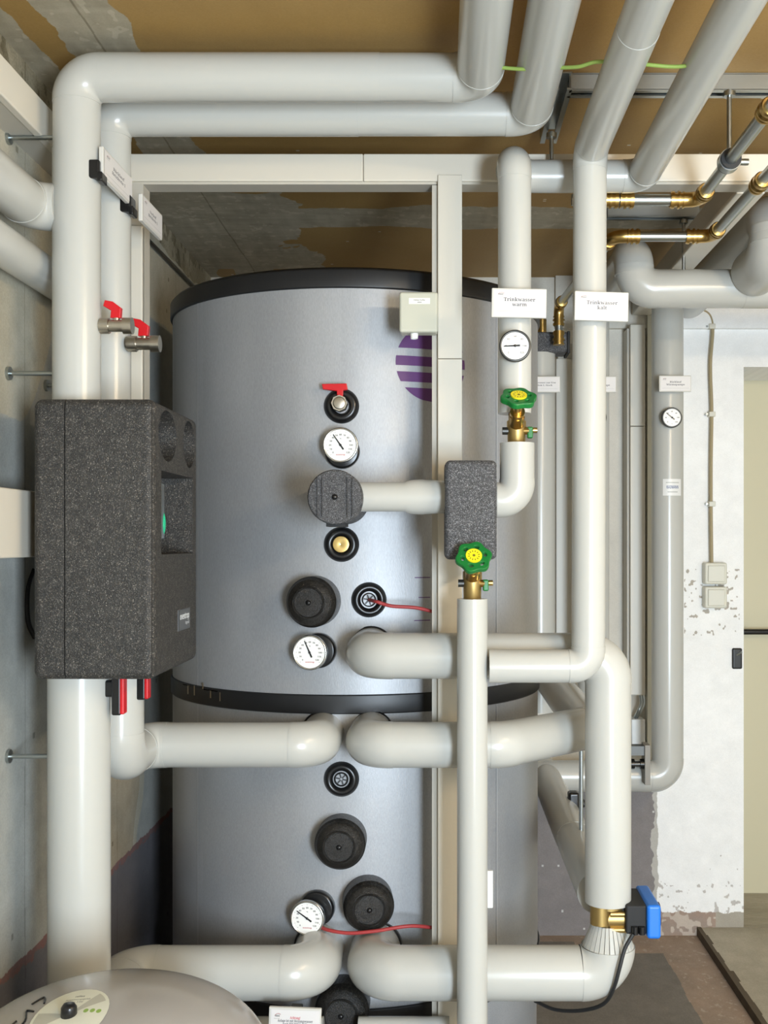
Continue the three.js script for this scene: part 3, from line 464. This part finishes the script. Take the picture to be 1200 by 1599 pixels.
// name plates
const logo = (c, x, y) => { c.strokeStyle = '#9a3a3a'; c.lineWidth = 3; c.beginPath(); c.ellipse(x + 30, y, 30, 12, -0.15, Math.PI, 2 * Math.PI); c.stroke(); c.fillStyle = '#333'; c.font = 'italic bold 20px sans-serif'; c.textAlign = 'left'; c.fillText('HAAS', x, y + 10); c.font = '8px sans-serif'; c.fillText('Heizung · Sanitär', x - 8, y + 24); };
const plateTex = lines => canvasTex(512, 256, (c) => { c.fillStyle = '#dedad7'; c.fillRect(0, 0, 512, 256); logo(c, 40, 40); c.textAlign = 'center'; lines.forEach(([t, col, y, s]) => { c.fillStyle = col; c.font = `bold ${s}px serif`; c.fillText(t, 256, y); }); c.fillStyle = '#777'; c.fillRect(24, 212, 464, 2); });
const K = '#2c2e3a';
function plate(label, pos, w, h, lines, turn = 0, roll = 0, back = 0.03) {
  const g = thing('name_plate', label, 'sign', pos, turn); g.rotation.z = roll;
  mesh('holder', rbox(-w / 2, w / 2, -h / 2, h / 2, -0.009, 0, 0.002), M.holder, g);
  const p = new THREE.PlaneGeometry(w - 0.008, h - 0.008); p.translate(0.001, 0, 0.0006);
  mesh('card', p, new THREE.MeshStandardMaterial({ map: plateTex(lines), roughness: 0.4 }), g);
  if (back) mesh('bracket', rbox(-0.012, 0.012, -h / 2 + 0.006, h / 2 - 0.006, -0.009 - back, -0.008, 0.002), M.blackMatt, g);
  return g;
}
plate('white plate on the pipe reading Trinkwasser warm', P(811, 473, 2.235), 0.113, 0.06, [['Trinkwasser', K, 112, 50], ['warm', K, 162, 50]], 0, -0.02);
plate('white plate on the pipe reading Trinkwasser kalt', P(940, 478, 2.235), 0.112, 0.06, [['Trinkwasser', K, 112, 50], ['kalt', K, 162, 50]], 0.06, -0.02);
plate('white plate on the rear pipe with the round gauge', P(1055, 599, 3.56), 0.105, 0.053, [['Rücklauf', K, 112, 44], ['Wärmepumpe', K, 160, 44]], 0, 0);
plate('white plate on the rear pipe next to the tank edge', P(848, 600, 3.56), 0.115, 0.053, [['Trinkwasser zur Frw', K, 112, 38], ['station 1. Stock', K, 160, 38]], 0, 0);
plate('white plate peeping out behind the cold water pipe', P(938, 600, 3.56), 0.105, 0.053, [['Vorlauf', K, 112, 44], ['Wärmepumpe', K, 160, 44]], 0, 0);
plate('white plate clamped to the front pipe above the pump unit', V(-0.625, H(245, 2.03) - 0.007, 2.125), 0.18, 0.058, [['Rücklauf', K, 112, 44], ['Heizkreis 1', K, 160, 44]], Math.PI / 2 - 0.02, 0, 0);
plate('white plate clamped to the second pipe above the pump unit', V(-0.608, H(302, 2.2) - 0.015, 2.315), 0.15, 0.056, [['Vorlauf', K, 112, 44], ['Heizkreis 1', K, 160, 44]], Math.PI / 2 - 0.02, 0, 0);
plate('white warning plate with red heading at the bottom foam cap', P(460, 1606, 2.28), 0.11, 0.085, [['Achtung!', '#c02030', 62, 24], ['Anlage ist mit Heizungswasser', K, 84, 24], ['nach VDI 2035 befüllt', K, 106, 24]], 0, -0.04);
for (const [x, y, d, l] of [[150, 268, 2.055, 'black plate clamp on the front pipe above the pump unit'], [199, 321, 2.224, 'black plate clamp on the second pipe above the pump unit']]) {
  const g = thing('plate_clamp', l, 'clamp', P(x, y, d - 0.01)); mesh('clamp_block', rbox(-0.016, 0.012, -0.018, 0.017, -0.02, 0.02, 0.004), M.black, g); mesh('clamp_arm', rbox(0.008, 0.018, -0.024, -0.006, -0.012, 0.022, 0.003), M.black, g);
}
function pipeGauge(px, py, d, r, needle, label) { const g = thing('pipe_gauge', label, 'gauge', P(px, py, d)); mesh('stem', cyl(new THREE.Vector3(0, 0, -0.035), new THREE.Vector3(0, 0, -0.005), 0.008), M.steel, g); dialHead(g, r, 0, needle, pipeDialMat, M.darkSteel); }
pipeGauge(805, 540, 2.245, 0.033, 1.62, 'round white gauge on the warm water pipe');
pipeGauge(1050, 652, 3.57, 0.0335, 0.9, 'round white gauge on the rear pipe');
pipeGauge(932, 652, 3.57, 0.0335, 0.9, 'round white gauge mostly hidden behind the cold water pipe');

// ---------------------------------------------------------------- pump unit on the left
{
  const d0 = 1.95, d1 = 2.3, X0 = W(50, d0), X1 = W(241, d0), Y0 = H(1062, d0), Y1 = H(622, d0), Xs = W(101, d0);
  const g = thing('pump_unit', 'large black foam insulated pump unit on the left wall', 'pump unit', V(X0, Y0, d1)), o = g.position;
  const b = (a0, a1, y0, y1, e0, e1, r) => { const q = rbox(a0 - o.x, a1 - o.x, EYE + y0 - o.y, EYE + y1 - o.y, -e1 - o.z, -e0 - o.z, r, 5); return q; };
  const ev = new Evaluator(); ev.attributes = ['position', 'normal', 'uv'];
  let body = new Brush(b(X0, X1, Y0, Y1, d0, d1, 0.016)); body.updateMatrixWorld();
  const sub = geo => { const t = new Brush(geo); t.updateMatrixWorld(); body = ev.evaluate(body, t, SUBTRACTION); };
  const whole = body;
  sub(b(Xs - 0.001, X1 + 0.1, Y0 - 0.1, Y1 + 0.1, d0 - 0.1, d1 + 0.1, 0.0005)); const bs = body.geometry; bs.clearGroups(); mesh('back_shell', boxUV(bs, 0.22), M.epp, g);
  body = whole; sub(b(X0 - 0.1, Xs + 0.001, Y0 - 0.1, Y1 + 0.1, d0 - 0.1, d1 + 0.1, 0.0005));
  for (const [px, py, sz] of [[262, 681, 1.42], [295.5, 694, 1.06]]) { const d = -X1 * F / (VX - px), c = new THREE.CylinderGeometry(0.049, 0.046, 0.1, 44); c.rotateZ(-Math.PI / 2); c.scale(1, 1, sz); c.translate(X1 - 0.012 - o.x, EYE + H(py, d) - o.y, d === 0 ? 0 : d * -1 - o.z); c.translate(0, 0, 2 * 0); sub(c); }
  sub(b(X1 - 0.1, X1 + 0.05, H(866, 2.01), H(735, 2.01), 2.0, 2.255, 0.002));
  const fs = body.geometry; fs.clearGroups(); mesh('front_shell', boxUV(fs, 0.22), M.epp, g);
  // pump inside the window
  const wx = X1 - 0.1 - o.x, wy = H(800, 2.01) + EYE - o.y;
  const pm = mesh('pump_head', rbox(wx - 0.01, wx + 0.05, wy - 0.065, wy + 0.065, -2.2 - o.z, -2.07 - o.z, 0.008), M.blackMatt, g);
  mesh('pump_plate', rbox(wx + 0.045, wx + 0.095, wy - 0.05, wy + 0.055, -2.045 - o.z, -2.02 - o.z, 0.004), M.steel, g);
  const bd = new THREE.SphereGeometry(0.02, 24, 16); bd.scale(0.5, 1.4, 0.5); bd.translate(wx + 0.088, wy - 0.02, -2.04 - o.z); mesh('green_badge', bd, std('#1fa97c', 0.4), g);
  // name plate on the front
  const pl = thing; const np = mesh('badge_plate', rbox(X1 - 0.002 - o.x, X1 + 0.0015 - o.x, -0.026, 0.016, -0.05, 0.05, 0.0008), M.greyPlate, g); np.position.set(0, EYE + H(963, 2.17) - o.y, -2.175 - o.z);
  const tp = new THREE.PlaneGeometry(0.094, 0.036); tp.rotateY(Math.PI / 2); tp.translate(X1 + 0.0021 - o.x, -0.004, 0);
  mesh('lettering', tp, new THREE.MeshStandardMaterial({ roughness: 0.5, map: canvasTex(256, 98, (c) => { c.fillStyle = '#55585b'; c.fillRect(0, 0, 256, 98); c.fillStyle = '#eceff0'; c.font = 'bold 48px sans-serif'; c.textAlign = 'center'; c.fillText('oventrop', 128, 50); c.font = '22px sans-serif'; c.fillText('Regumat', 190, 80); }) }), np);
  // red and black handles under the unit
  for (const [px, d, y0, y1] of [[188, 2.05, 1060, 1116], [226, 2.21, 1060, 1092]]) {
    const x = W(px, d) - o.x, ya = EYE + H(y1, d) - o.y, yb = EYE + H(1055, d) - o.y, z = -d - o.z;
    const h = mesh('lever_handle', rbox(x - 0.014, x + 0.004, ya, yb, z - 0.012, z + 0.012, 0.004), M.black, g);
    mesh('lever_grip', rbox(x + 0.002, x + 0.0105, ya + 0.002, yb - 0.001, z - 0.01, z + 0.013, 0.003), M.red, h);
    mesh('lever_pivot', rbox(x - 0.03, x - 0.01, yb - 0.04, yb - 0.008, z - 0.01, z + 0.008, 0.005), M.black, h);
  }
  one('pump_cable', cable([P(52, 890, 2.2), P(44, 915, 2.17), P(42, 950, 2.16), P(45, 975, 2.17), P(54, 995, 2.2)], 0.005, 30), M.rubber, 'black cable loop behind the black pump unit', 'cable');
}
// fill valves with red levers on the two pipes
function fillValve(label, px, py, d) {
  const g = thing('fill_valve', label, 'valve', P(px, py, d)), v = (x, y, z = 0) => new THREE.Vector3(x, y, z), s = d / 2.055 * 1.21e-3;
  mesh('valve_body', merge([cyl(v(-8 * s, 0), v(38 * s, 0), 9.5 * s, 24), cyl(v(-6 * s, 0), v(8 * s, 0), 12.5 * s, 8), cyl(v(30 * s, 0), v(44 * s, 0), 13 * s, 28), cyl(v(19 * s, 5 * s), v(19 * s, 14 * s), 5 * s, 16)]), M.nickel, g);
  const sh = new THREE.Shape(); sh.moveTo(12 * s, 13 * s); sh.lineTo(25 * s, 13 * s); sh.lineTo(26 * s, 27 * s); sh.lineTo(14 * s, 36 * s); sh.lineTo(3 * s, 38 * s); sh.lineTo(1 * s, 31 * s); sh.lineTo(13 * s, 24 * s);
  const e = new THREE.ExtrudeGeometry(sh, { depth: 9 * s, bevelEnabled: true, bevelSize: 0.0015, bevelThickness: 0.0015, bevelSegments: 2 }); e.translate(0, 0, -4.5 * s); mesh('lever', e, M.red, g);
}
fillValve('nickel fill valve with red lever on the front pipe above the pump unit', 163, 509, 2.055);
fillValve('nickel fill valve with red lever on the second pipe above the pump unit', 206, 537, 2.2);
// pipes arriving along the left wall
pipe('pipe along the left wall ending in a bend at the front vertical pipe', [V(-0.768, 0.63, -1.08), V(-0.768, 0.63, 2.055), V(-0.715, 0.63, 2.055)], 0.043, {});
pipe('straight pipe along the left wall below the bent one', [V(-0.78, 0.528, -1.08), V(-0.78, 0.528, 2.42)], 0.036, {});
for (const [y, l] of [[215, 'steel threaded rod holding the front pipe below the wall trunking'], [583, 'steel threaded rod holding the front pipe above the pump unit'], [1181, 'steel threaded rod holding the thick pipe under the pump unit']]) {
  const g = thing('wall_rod', l, 'rod', V(XL, H(y, 2.07), 2.07));
  mesh('rod', cyl(new THREE.Vector3(0, 0, 0), new THREE.Vector3(0.11, 0, 0), 0.0045, 12), M.steel, g); mesh('wall_disc', cyl(new THREE.Vector3(0, 0, 0), new THREE.Vector3(0.006, 0, 0), 0.013, 20), M.steel, g);
}
{ const g = thing('wall_rod', 'short steel rod behind the front pipe above the pump unit', 'rod', V(XL, H(602, 2.27), 2.27)); mesh('rod', cyl(new THREE.Vector3(0, 0, 0), new THREE.Vector3(0.13, 0, 0), 0.0045, 12), M.steel, g); mesh('wall_disc', cyl(new THREE.Vector3(0, 0, 0), new THREE.Vector3(0.006, 0, 0), 0.012, 20), M.steel, g); }

// expansion vessel
{
  const X = -0.513, d = 1.70, top = -0.7, R = 0.25; const g = thing('expansion_vessel', 'grey domed expansion vessel with an oval white sticker at the bottom', 'vessel', V(X, FLOOR, d));
  const T = EYE + top, dome = []; for (let i = 0; i <= 20; i++) { const a = i / 20 * Math.PI / 2; dome.push([R * Math.sin(a), T - 0.13 * (1 - Math.cos(a))]); }
  mesh('shell', latheY([...dome, [R, 0.22], [R * 0.9, 0.12], [R * 0.5, 0.08], [0, 0.07]], 80), M.vessel, g);
  for (let k = 0; k < 3; k++) { const a = k * 2.1 + 0.5; mesh('foot', cyl(new THREE.Vector3(R * 0.8 * Math.cos(a), 0, R * 0.8 * Math.sin(a)), new THREE.Vector3(R * 0.8 * Math.cos(a), 0.14, R * 0.8 * Math.sin(a)), 0.012, 12), M.vessel, g); }
  // sticker wrapped on the dome
  const cx = W(106, 1.62) - X, cz = 0.075, rr = 0.056, pos = [], uv = [], idx = [], n = 10, m = 36;
  const yAt = (x, z) => { const q = Math.min(0.999, Math.hypot(x, z) / R); return T - 0.13 * (1 - Math.sqrt(1 - q * q)) + 0.0012; };
  for (let i = 0; i <= n; i++) for (let j = 0; j <= m; j++) { const a = j / m * 2 * Math.PI, r = rr * i / n, x = cx + r * Math.cos(a), z = cz + 1.35 * r * Math.sin(a); pos.push(x, yAt(x, z), z); uv.push(0.5 + 0.5 * i / n * Math.cos(a), 0.5 - 0.5 * i / n * Math.sin(a)); }
  for (let i = 0; i < n; i++) for (let j = 0; j < m; j++) { const q = i * (m + 1) + j; idx.push(q, q + m + 1, q + 1, q + 1, q + m + 1, q + m + 2); }
  const s = new THREE.BufferGeometry(); s.setAttribute('position', new THREE.Float32BufferAttribute(pos, 3)); s.setAttribute('uv', new THREE.Float32BufferAttribute(uv, 2)); s.setIndex(idx.reverse()); s.computeVertexNormals();
  mesh('sticker', s, new THREE.MeshStandardMaterial({ roughness: 0.5, side: THREE.DoubleSide, map: canvasTex(512, 512, (c) => { c.fillStyle = '#dcdccb'; c.fillRect(0, 0, 512, 512); c.fillStyle = '#b9b7a8'; c.beginPath(); c.moveTo(256, 256); c.arc(256, 256, 235, 2.7, 3.35); c.fill(); c.beginPath(); c.moveTo(256, 256); c.arc(256, 256, 235, 5.3, 5.75); c.fill(); c.fillStyle = '#4a4d44'; c.font = 'bold 24px sans-serif'; c.textAlign = 'center'; c.fillText('reflex', 256, 90); c.font = '20px sans-serif'; c.fillText('Ausdehnungsgefäß', 256, 122); c.fillText('max. 3 bar', 256, 148); c.font = 'bold 34px sans-serif'; c.fillText('CE', 370, 400); c.fillStyle = '#8fae52'; for (const [x, y] of [[360, 230], [405, 230], [450, 235], [120, 370], [160, 400]]) { c.beginPath(); c.arc(x, y, 17, 0, 7); c.fill(); } c.fillStyle = '#333'; for (let i = 0; i < 14; i++) c.fillRect(235 + i * 6, 400, i % 3 ? 2 : 4, 44); }) }), g);
  mesh('valve_cap', latheY([[0, 0.016], [0.008, 0.016], [0.0115, 0.011], [0.012, -0.004], [0, -0.004]], 20).translate(cx, yAt(cx, cz), cz), M.black, g);
  const px = W(14, 1.6) - X, ink = []; for (const q of [[[0, 0], [12, 18], [4, 34], [16, 30]], [[-10, -8], [8, 6], [20, 2]], [[4, 44], [16, 52], [24, 40]], [[-14, 10], [-2, 22]]]) { ink.push(sweep(new THREE.CatmullRomCurve3(q.map(([a, b]) => { const x = px + a * 0.0011, z = 0.11 - b * 0.002; return new THREE.Vector3(x, yAt(x, z), z); })).getPoints(12), 0.0016, 6)); }
  mesh('marker_scrawl', merge(ink), M.black, g);
}

// ---------------------------------------------------------------- blue actuator on its brass valve
{
  const g = thing('motor_valve', 'brass zone valve with blue and black motor actuator', 'valve', P(950, 1430, dH)), o = g.position, v = (x, y, z = 0) => new THREE.Vector3(x, y, z);
  mesh('valve_body', merge([cyl(v(0, -0.04), v(0, 0.045), 0.03, 32), cyl(v(0, 0.022), v(0, 0.05), 0.041, 8), cyl(v(-0.005, 0, 0.012), v(0.048, 0, 0.012), 0.024, 28), cyl(v(0.0, 0.014, 0.03), v(0.05, 0.014, 0.03), 0.007, 12), cyl(v(0.0, -0.02, 0.03), v(0.05, -0.02, 0.03), 0.007, 12), cyl(v(-0.02, -0.01, 0.02), v(-0.02, 0.04, 0.02), 0.022, 28)]), M.brassRaw, g);
  const Y0 = H(1466, 2.33), Y1 = H(1416, 2.33), e = (a, b, c, dd, n, f, r) => { const q = erbox(a, b, c, dd, n, f, r); q.translate(-o.x, -o.y, -o.z); return q; };
  const bk = mesh('actuator_body', e(0.404, 0.449, Y0 + 0.006, Y1 - 0.001, 2.34, 2.46, 0.004), M.blackMatt, g);
  mesh('actuator_neck', merge([cyl(v(0.045, 0.014, 0.012), v(0.06, 0.014, 0.012), 0.022, 20), e(0.396, 0.41, Y0 + 0.02, Y1 + 0.012, 2.36, 2.44, 0.003)]), M.black, g);
  mesh('actuator_cover', e(0.447, 0.477, Y0 - 0.001, Y1 + 0.003, 2.328, 2.47, 0.007), M.blue, g);
  mesh('knob', merge([cyl(v(0.477 - o.x, 0.0, -0.01), v(0.487 - o.x, 0.0, -0.01), 0.026, 24)]), std('#46353a', 0.5), g);
  mesh('gland', merge([cyl(P(992, 1447, 2.335).sub(o), P(992, 1459, 2.335).sub(o), 0.007, 14), cyl(P(1003, 1447, 2.335).sub(o), P(1003, 1459, 2.335).sub(o), 0.007, 14)]), M.black, g);
  one('actuator_cable', cable([P(989, 1459, 2.33), P(977, 1480, 2.325), P(968, 1512, 2.32), P(960, 1540, 2.33), P(945, 1566, 2.37), P(915, 1577, 2.42), P(870, 1577, 2.5), P(836, 1563, 2.6)], 0.0042, 60), M.rubber, 'thin black cable hanging from the blue actuator behind the bottom pipe', 'cable');
}
// ---------------------------------------------------------------- pipes and things at the rear wall
pipe('slanting looking pipe running back from the brass valve to the rear wall', [V(0.36, -0.79, 2.445), V(0.36, -0.79, 3.9)], 0.048, { joints: [V(0.36, -0.79, 2.88), V(0.36, -0.79, 3.35)] });
const dR = 3.65;
pipe('rear vertical pipe with plate and gauge, bending left near the floor', [V(W(1043, dR), 0.78, dR), V(W(1043, dR), H(1212, dR), dR), V(0.25, H(1212, dR), dR)], 0.0525, {});
pipe('rear vertical pipe mostly hidden behind the cold water pipe', [V(W(927, dR), 0.74, dR), V(W(927, dR), H(1110, dR), dR)], 0.0525, {});
pipe('rear vertical pipe beside the tank with grey foam tee on top', [V(W(843, dR), H(553, dR), dR), V(W(843, dR), H(1110, dR), dR)], 0.0525, {});
pipe('rear overhead pipe bending down and then right below the ceiling', [V(W(991, 3.1), 0.82, 3.88), V(W(991, 3.1), 0.82, 3.1), V(W(991, 3.1), H(451, 3.1), 3.1), V(XR - 0.02, H(451, 3.1), 3.1)], 0.0545, { bend: 1.05, joints: [V(W(1160, 3.1), H(451, 3.1), 3.1)] });
pipe('thick white bent pipe beside the rear overhead pipe', [V(W(1212, 2.85), 0.853, 3.85), V(W(1212, 2.85), 0.853, 2.85), V(W(1212, 2.85), H(398, 2.85), 2.85), V(W(1212, 2.85), H(398, 2.85), 3.04)], 0.066, { bend: 1.02 });
{ // grey tee
  const d = dR, g = thing('foam_tee', 'grey foam tee block topping the rear pipe beside the tank', 'tee', P(860, 538, d));
  mesh('tee_block', boxUV(rbox(-0.055, 0.052, -0.034, 0.034, -0.05, 0.05, 0.008), 0.14), M.eppLight, g);
  mesh('end_cap', rbox(0.05, 0.06, -0.038, 0.036, -0.052, 0.052, 0.003), M.blackMatt, g);
  mesh('brass_nipple', cyl(new THREE.Vector3(-0.03, 0.03, 0.02), new THREE.Vector3(-0.03, 0.08, 0.02), 0.015), M.brass, g);
}
// brass and steel press pipes
function pressFit(g, a, b, r, o) { // collar with two rings
  const A = a.clone().sub(o), B = b.clone().sub(o), pts = [], rad = [], prof = [[0, 1.45], [0.1, 1.45], [0.1, 1.25], [0.3, 1.25], [0.33, 1.55], [0.45, 1.55], [0.48, 1.25], [0.7, 1.25], [0.73, 1.5], [0.9, 1.5], [1, 1.3]];
  for (const [t, k] of prof) { pts.push(A.clone().lerp(B, t + pts.length * 1e-5)); rad.push(r * k); }
  return sweep(pts, rad, 20);
}
function pressLine(label, pts, r, fits) {
  const g = thing('press_pipe', label, 'pipe', pts[0]), o = pts[0];
  for (let i = 0; i < pts.length - 1; i++) { const u = pts[i + 1].clone().sub(pts[i]).normalize(), a = pts[i].clone().addScaledVector(u, i ? 0.033 : 0), b = pts[i + 1].clone().addScaledVector(u, i < pts.length - 2 ? -0.033 : 0); mesh('steel_tube', cyl(a.sub(o), b.sub(o), r, 20), M.steel, g); }
  for (const f of fits) {
    if (f.length === 2) mesh('brass_collar', pressFit(g, f[0], f[1], r, o), M.brass, g);
    else { const [a, c, b] = f.map(p => p.clone().sub(o)); mesh('brass_elbow', sweep(new THREE.QuadraticBezierCurve3(a, c, b).getPoints(12), r * 1.3, 20), M.brass, g); mesh('brass_collar', pressFit(g, f[0], f[0].clone().add(f[0].clone().sub(f[1]).multiplyScalar(0.9)), r, o), M.brass, g); mesh('brass_collar', pressFit(g, f[2], f[2].clone().add(f[2].clone().sub(f[1]).multiplyScalar(0.9)), r, o), M.brass, g); }
  }
  return g;
}
{
  const d1 = 2.451, y1 = 0.768, xa = 0.588, xb = W(893, d1), r = 0.0128;
  pressLine('upper steel pipe with brass elbow hanging under the ceiling trunking', [V(xb, y1, d1), V(xa, y1, d1), V(xa, y1, -1.08)], r,
    [[V(xa - 0.035, y1, d1), V(xa, y1, d1), V(xa, y1, d1 - 0.035)], [V(W(968, d1), y1, d1), V(W(990, d1), y1, d1)], [V(W(945, d1), y1, d1), V(W(966, d1), y1, d1)], [V(xa, y1, 1.96), V(xa, y1, 1.92)]]);
  const d2 = 2.744, xc = 0.69, xd = W(958, d2);
  pressLine('lower steel pipe with brass elbows leading back to the grey tee', [V(W(873, 3.55), 0.768 - 0.1, 3.55), V(W(873, 3.55), 0.768, 3.55), V(xd, 0.768, d2), V(xc, 0.768, d2), V(xc, 0.768, -1.08)], r,
    [[V(xc - 0.035, 0.768, d2), V(xc, 0.768, d2), V(xc, 0.768, d2 - 0.035)], [V(xd + 0.035, 0.768, d2), V(xd, 0.768, d2), V(xd - 0.003, 0.768, d2 + 0.035)], [V(xc, 0.768, 2.36), V(xc, 0.768, 2.31)], [V(W(873, 3.55), 0.768 - 0.035, 3.55), V(W(873, 3.55), 0.768, 3.55), V(W(873, 3.55) + 0.002, 0.768, 3.515)], [V(W(873, 3.55), 0.64, 3.55), V(W(873, 3.55), 0.685, 3.55)]]);
}
// channel rails and hangers
function rail(label, a, b, along) { // slotted channel under the ceiling
  const g = thing('channel_rail', label, 'rail'), w = 0.019, y = CEIL;
  const bx = (o0, o1, y0, y1) => along === 'x' ? ebox(a[0], b[0], y0, y1, a[1] + o0, a[1] + o1) : ebox(a[0] + o0, a[0] + o1, y0, y1, a[1], b[1]);
  mesh('channel', merge([bx(-w, -w + 0.003, y - 0.035, y - 0.003), bx(w - 0.003, w, y - 0.035, y - 0.003), bx(-w, w, y - 0.004, y - 0.001), bx(-w, -w + 0.011, y - 0.037, y - 0.034), bx(w - 0.011, w, y - 0.037, y - 0.034)]), M.steel, g); return g;
}
rail('long steel channel rail under the ceiling crossing above the pipes', [W(888, 2.225), 2.225], [XR - 0.02, 2.225], 'x');
rail('short steel channel rail under the ceiling running toward the trunking', [0.252, 2.2], [0.252, 2.5], 'z');
rail('steel channel rail behind the upper brass elbow', [W(948, 3.08), 3.08], [W(1090, 3.08), 3.08], 'x');
function hanger(label, p, ytop, clampR) {
  const g = thing('pipe_hanger', label, 'hanger', p);
  mesh('rod', cyl(new THREE.Vector3(0, clampR || 0, 0), new THREE.Vector3(0, EYE + ytop - p.y, 0), 0.005, 12), M.steel, g);
  mesh('nut', cyl(new THREE.Vector3(0, EYE + ytop - p.y - 0.014, 0), new THREE.Vector3(0, EYE + ytop - p.y - 0.004, 0), 0.013, 6), M.steel, g);
  if (clampR) { mesh('rubber_lining', cyl(new THREE.Vector3(0, 0, -0.018), new THREE.Vector3(0, 0, 0.018), clampR, 28), M.rubber, g); mesh('clamp_band', cyl(new THREE.Vector3(0, 0, -0.011), new THREE.Vector3(0, 0, 0.011), clampR + 0.002, 28), M.steel, g); mesh('clamp_bolt', cyl(new THREE.Vector3(clampR, -0.002, 0), new THREE.Vector3(clampR + 0.018, -0.002, 0), 0.007, 8), M.steel, g); }
}
hanger('steel hanger with rubber clamp holding the upper steel pipe', V(0.588, 0.768, 2.2), 0.912, 0.0205);
hanger('thin steel hanger rod below the rear channel rail', V(W(1068, 3.08), 0.765, 3.08), 0.912, 0);
hanger('short steel hanger bolt at the end of the short channel rail', V(0.252, 0.85, 2.425), 0.912, 0);
one('steel_rod', cyl(P(908, 1165, 2.8), P(908, 1300, 2.8), 0.0055, 10), M.steel, 'thin vertical steel rod beside the thick pipe with the actuator', 'rod');
{ const g = thing('black_clamp', 'small black clamp behind the steel rod at the slanting pipe', 'clamp', P(898, 1252, 3.15)); mesh('clamp_block', rbox(-0.02, 0.012, -0.03, 0.03, -0.02, 0.02, 0.008), M.black, g); mesh('clamp_screw', cyl(new THREE.Vector3(0.0, 0.02, 0), new THREE.Vector3(0.03, -0.01, 0), 0.01, 12), M.black, g); }
// rear wall: cable, switches, boxes
{
  const d = 3.9, x = W(1114, d);
  one('surface_cable', cable([P(1075, 483, d), P(1095, 484, d), P(1107, 490, d), P(1113, 505, d), P(1110, 570, d), P(1112, 640, d), P(1111, 720, d), P(1111, 800, d), P(1112, 880, d)], 0.0062, 60), M.brownCable, 'brown cable clipped to the white wall above the switches', 'cable');
  for (const [y, l] of [[510, 'small pale cable clip just under the bend of the brown wall cable'], [647, 'small pale cable clip halfway down the brown wall cable'], [787, 'small pale cable clip on the brown wall cable closest to the switches']]) { const g = thing('cable_clip', l, 'clip', P(1112, y, 3.9), 0, 'clips on the brown wall cable'); mesh('clip_body', rbox(-0.012, 0.012, -0.009, 0.009, -0.016, 0.012, 0.003), M.ivory, g); mesh('nail', cyl(new THREE.Vector3(-0.018, 0, -0.015), new THREE.Vector3(-0.018, 0, 0.006), 0.004, 10), M.steel, g); }
  for (const [y, l, k] of [[895, 'upper ivory surface switch on the white wall', 0], [932, 'lower ivory surface socket on the white wall', 1]]) {
    const g = thing('wall_switch', l, 'switch', P(1114, y, 3.92)); mesh('switch_box', rbox(-0.04, 0.04, -0.0385, 0.0385, -0.002, 0.045, 0.007), M.ivory, g); mesh(k ? 'flap' : 'rocker', rbox(-0.03, 0.031, -0.03, 0.029, 0.04, 0.05, 0.004), M.ivory, g);
  }
  const g = thing('wall_box', 'small white box on the rear wall under the grey hoses', 'box', P(996, 1147, 3.9)); mesh('box_body', rbox(-0.03, 0.018, -0.062, 0.062, -0.02, 0.05, 0.003), M.white, g);
  for (const k of [0, 1]) one('flex_hose', cable([P(1000 + 3.5 * k, 1080, 3.86), P(1002 + 3.5 * k, 1098, 3.86), P(997 + 3 * k, 1111, 3.86), P(992 + 3 * k, 1120, 3.88)], 0.0055, 24), M.steel, 'grey flexible hose between the rear trunking and the white box', 'hose', 'grey hoses above the white box');
  const b = thing('wall_bracket', 'steel angle bracket with bolts in front of the low rear pipe', 'bracket', P(1012, 1195, 3.55)); mesh('plate', rbox(-0.009, 0.009, -0.065, 0.065, -0.06, 0.0, 0.001), std('#8f8a82', 0.6, 0.2), b); mesh('bolt', cyl(new THREE.Vector3(-0.05, 0.0, -0.02), new THREE.Vector3(0, 0.0, -0.02), 0.009, 12), M.darkSteel, b); mesh('nut', merge([cyl(new THREE.Vector3(-0.022, 0, -0.02), new THREE.Vector3(-0.009, 0, -0.02), 0.017, 6), cyl(new THREE.Vector3(-0.052, 0, -0.02), new THREE.Vector3(-0.04, 0, -0.02), 0.017, 6)]), M.black, b); mesh('crossbar', box(-0.055, -0.005, 0.03, 0.06, -0.05, -0.01), M.darkSteel, b);
}
one('pipe_sticker', (() => { const c = P(1043, 762, dR), t = new THREE.CylinderGeometry(0.0532, 0.0532, 0.055, 16, 1, true, -0.5, 1.25); t.translate(c.x, c.y, c.z); return t; })(), new THREE.MeshStandardMaterial({ roughness: 0.4, side: THREE.DoubleSide, map: canvasTex(256, 128, (c) => { c.fillStyle = '#e4e3df'; c.fillRect(0, 0, 256, 128); c.fillStyle = '#4a5a86'; c.font = 'bold 34px sans-serif'; c.textAlign = 'center'; c.fillText('KAIMANN', 128, 74); c.fillStyle = '#b9b8b4'; c.fillRect(40, 24, 176, 8); c.fillRect(60, 96, 136, 8); }) }), 'pale printed sticker with blue letters on the rear gauge pipe', 'sticker');

renderer.render(scene, camera);
